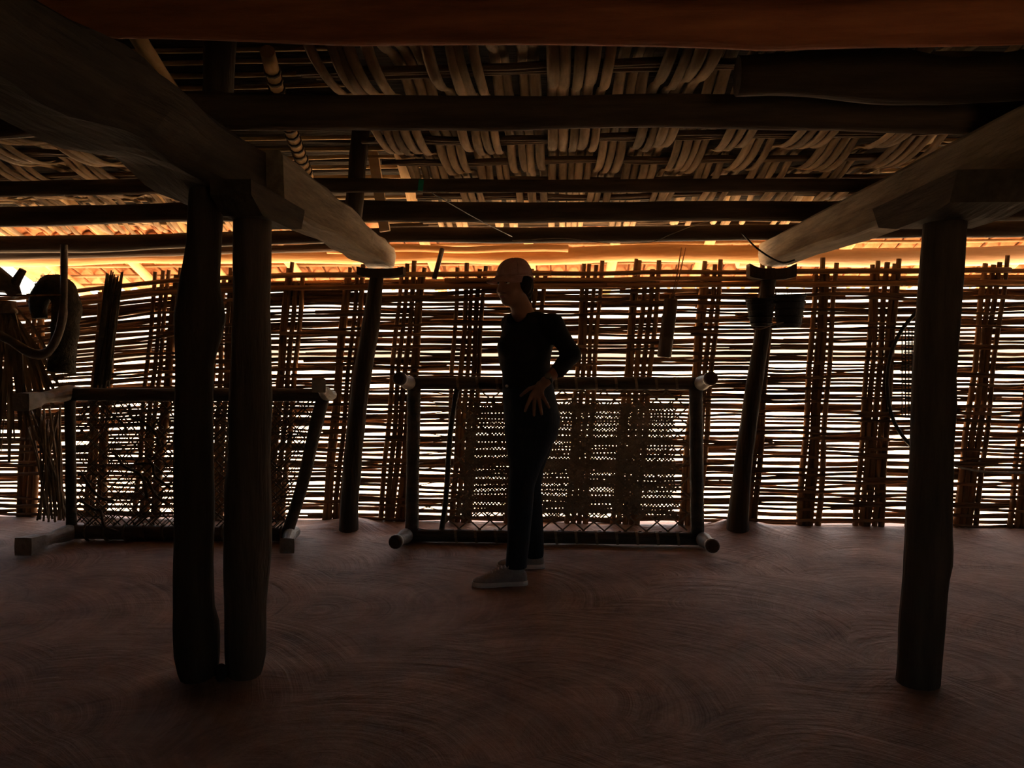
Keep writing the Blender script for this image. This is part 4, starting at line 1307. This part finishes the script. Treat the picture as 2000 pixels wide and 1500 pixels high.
# watch
wdir = (wri - elb).normalized()
wc = wri - wdir * 0.012
m_ = MB(); m_.tube([wc - wdir * 0.009, wc + wdir * 0.009], 0.0285, 18); wtb = m_.build('wristwatch', 'wire', person)
nrm = (Vector((-0.25, -1, 0.25)) - wdir * Vector((-0.25, -1, 0.25)).dot(wdir)).normalized()
m_ = MB(); m_.tube([wc + nrm * 0.024, wc + nrm * 0.034], 0.0165, 18); m_.build('watch_face', 'watch', wtb)
# hair: under the cap and gathered at the nape
hs_ = SDF(tuple(HC - Vector((0.17, 0.17, 0.19))), tuple(HC + Vector((0.19, 0.19, 0.15))), 0.006)
hs_.ell(hp_(0, -0.022, 0.022), (0.080, 0.088, 0.086), HR, 0.01).ell(hp_(0, -0.060, -0.035), (0.066, 0.050, 0.065), HR, 0.03)
hs_.cone(hp_(0, -0.100, -0.045), hp_(0.01, -0.112, -0.125), 0.024, 0.012, 0.02)
for s_ in (-1, 1): hs_.ell(hp_(s_ * 0.073, -0.018, -0.018), (0.016, 0.034, 0.050), HR, 0.02)
hs_.ell(hp_(0, 0.108, -0.04), (0.062, 0.082, 0.10), HR, 0, True)
hs_.mesh('hair', 'hair', person)
# cap
cp = MB()
rings = []
N = 28
for i, t in enumerate(np.linspace(0, 1, 11)):
    # from rim up to crown
    ang_ = t * math.pi / 2
    rr_ = math.cos(ang_) ** 0.72 if t < 1 else 0.02
    hgt = 0.096 * math.sin(ang_) ** 0.95
    rings.append([hp_(0, -0.010, 0.027) + hr * (0.087 * rr_ * math.cos(a)) + hf * (0.104 * rr_ * math.sin(a) - 0.02 * (hgt / 0.09) * 0.4) + hu * (hgt - 0.028 * max(0.0, -math.sin(a)) * (1 - t)) for a in np.linspace(0, 2 * math.pi, N, endpoint=False)])
cp.loft(rings)
crown = cp.build('cap', 'cap', person); crown['label'] = 'pink cotton cap'
br = MB(); rings = []
for s_ in np.linspace(0, 1, 7):
    row_t, row_b = [], []
    for a in np.linspace(math.radians(12), math.radians(168), 17):
        ca, sa = math.cos(a), math.sin(a)
        outr = 0.086 + 0.0 * s_
        base_ = hp_(0, -0.010, 0.027) + hr * (0.087 * ca) + hf * (0.104 * sa)
        ext = 0.076 * s_ * (sa ** 0.8)
        drop = 0.016 * s_ * sa + 0.030 * (ca ** 2) * s_ - 0.002
        p = base_ + hf * ext + hr * (0.004 * ca * s_) - hu * drop
        row_t.append(p + hu * 0.003); row_b.append(p - hu * 0.003)
    rings.append(row_t + row_b[::-1])
br.loft(rings); br.build('cap_brim', 'cap', crown)
bq = MB()
bq.tube([hp_(0, -0.010, 0.027) + hr * (0.089 * math.cos(a)) + hf * (0.106 * math.sin(a)) + hu * (0.004 - 0.028 * max(0.0, -math.sin(a))) for a in np.linspace(0, 2 * math.pi, 33)], 0.0045, 6, cap=False)
bq.build('cap_band', 'cap', crown)
for a0 in (0.5, 1.57, 2.64, 3.6, 4.71, 5.82):
    bq = MB(); pts = []
    for t in np.linspace(0.03, 0.97, 9):
        an = t * math.pi / 2; rr_ = math.cos(an) ** 0.72; hgt = 0.096 * math.sin(an) ** 0.95
        pts.append(hp_(0, -0.010, 0.027) + hr * (0.088 * rr_ * math.cos(a0)) + hf * (0.105 * rr_ * math.sin(a0) - 0.008 * hgt / 0.09) + hu * (hgt - 0.028 * max(0.0, -math.sin(a0)) * (1 - t)))
    bq.tube(pts, 0.0022, 5); bq.build('cap_seam', 'cap', crown)
bq = MB(); bq.ball(hp_(0, -0.018, 0.118), 0.008, 0.008, 0.005); bq.build('cap_button', 'cap', crown)

# shoes
def shoe(heel, toe, label=None):
    heel, toe = Vector(heel), Vector(toe)
    d = (toe - heel); L = d.length; d.normalize()
    w = Vector((0, 0, 1)).cross(d).normalized()
    zf = floor_z(heel.x, heel.y)
    S = [0, 0.03, 0.08, 0.16, 0.26, 0.36, 0.46, 0.56, 0.66, 0.76, 0.86, 0.93, 0.98, 1.0]
    HT = [0.058, 0.070, 0.078, 0.082, 0.086, 0.098, 0.094, 0.080, 0.066, 0.055, 0.047, 0.041, 0.034, 0.024]
    WD = [0.018, 0.028, 0.033, 0.035, 0.034, 0.034, 0.036, 0.040, 0.044, 0.0455, 0.042, 0.034, 0.022, 0.008]
    z0 = zf + 0.020
    m_ = MB(); rings = []
    for s_, h_, wd in zip(S, HT, WD):
        c = heel + d * (L * s_)
        ring = []
        for k in range(16):
            th = 2 * math.pi * k / 16
            cx, sz = math.cos(th), math.sin(th)
            zz = z0 + (h_ - 0.02) * max(0, sz) ** (0.75) if sz > 0 else z0 - 0.006
            nar = 1 - 0.35 * max(0, sz) ** 2
            p = c + w * (math.copysign(abs(cx) ** 0.6, cx) * wd * nar); p.z = zz
            ring.append(p)
        rings.append(ring)
    m_.loft(rings); up = m_.build('shoe', 'shoe', person)
    if label: up['label'] = label
    m_ = MB(); rings = []
    for zz, g_ in ((zf + 0.001, 0.0), (zf + 0.012, 0.004), (zf + 0.024, 0.003)):
        ring = []
        for s_, wd in zip(S, WD):
            p = heel + d * (L * s_ + (0.004 if s_ == 1 else (-0.004 if s_ == 0 else 0))) + w * (wd + g_); p.z = zz; ring.append(p)
        for s_, wd in list(zip(S, WD))[::-1]:
            p = heel + d * (L * s_) - w * (wd + g_); p.z = zz; ring.append(p)
        rings.append(ring)
    m_.loft(rings, smooth=False); m_.build('sole', 'sole', up)
    for s_, h_ in ((0.40, 0.098), (0.46, 0.0945), (0.52, 0.087), (0.58, 0.079), (0.64, 0.071)):
        c = heel + d * (L * s_)
        pts = [c + w * x + Vector((0, 0, zf + h_ - 0.001 - 5.5 * x * x - c.z)) for x in (-0.024, -0.012, 0, 0.012, 0.024)]
        m_ = MB(); m_.tube(pts, 0.0032, 5); m_.build('lace', 'sole', up)
    m_ = MB(); c = heel + d * (L * 0.37)
    m_.strip([c + Vector((0, 0, zf + 0.085 - c.z)), c + d * -0.012 + Vector((0, 0, zf + 0.105 - c.z)), c + d * -0.016 + Vector((0, 0, zf + 0.120 - c.z))], w, 0.045, 0.006); m_.build('tongue', 'shoe', up)
    # ankle collar
hN = fl(1029, 1138); tN = fl(927, 1134)
shoe((hN.x, YN - 0.0, 0), (tN.x, YN - 0.045, 0), 'grey low canvas shoe with pale sole')
hFp = fl(1062, 1109)
shoe((hFp.x, YF, 0), (hFp.x - 0.25, YF - 0.03, 0))
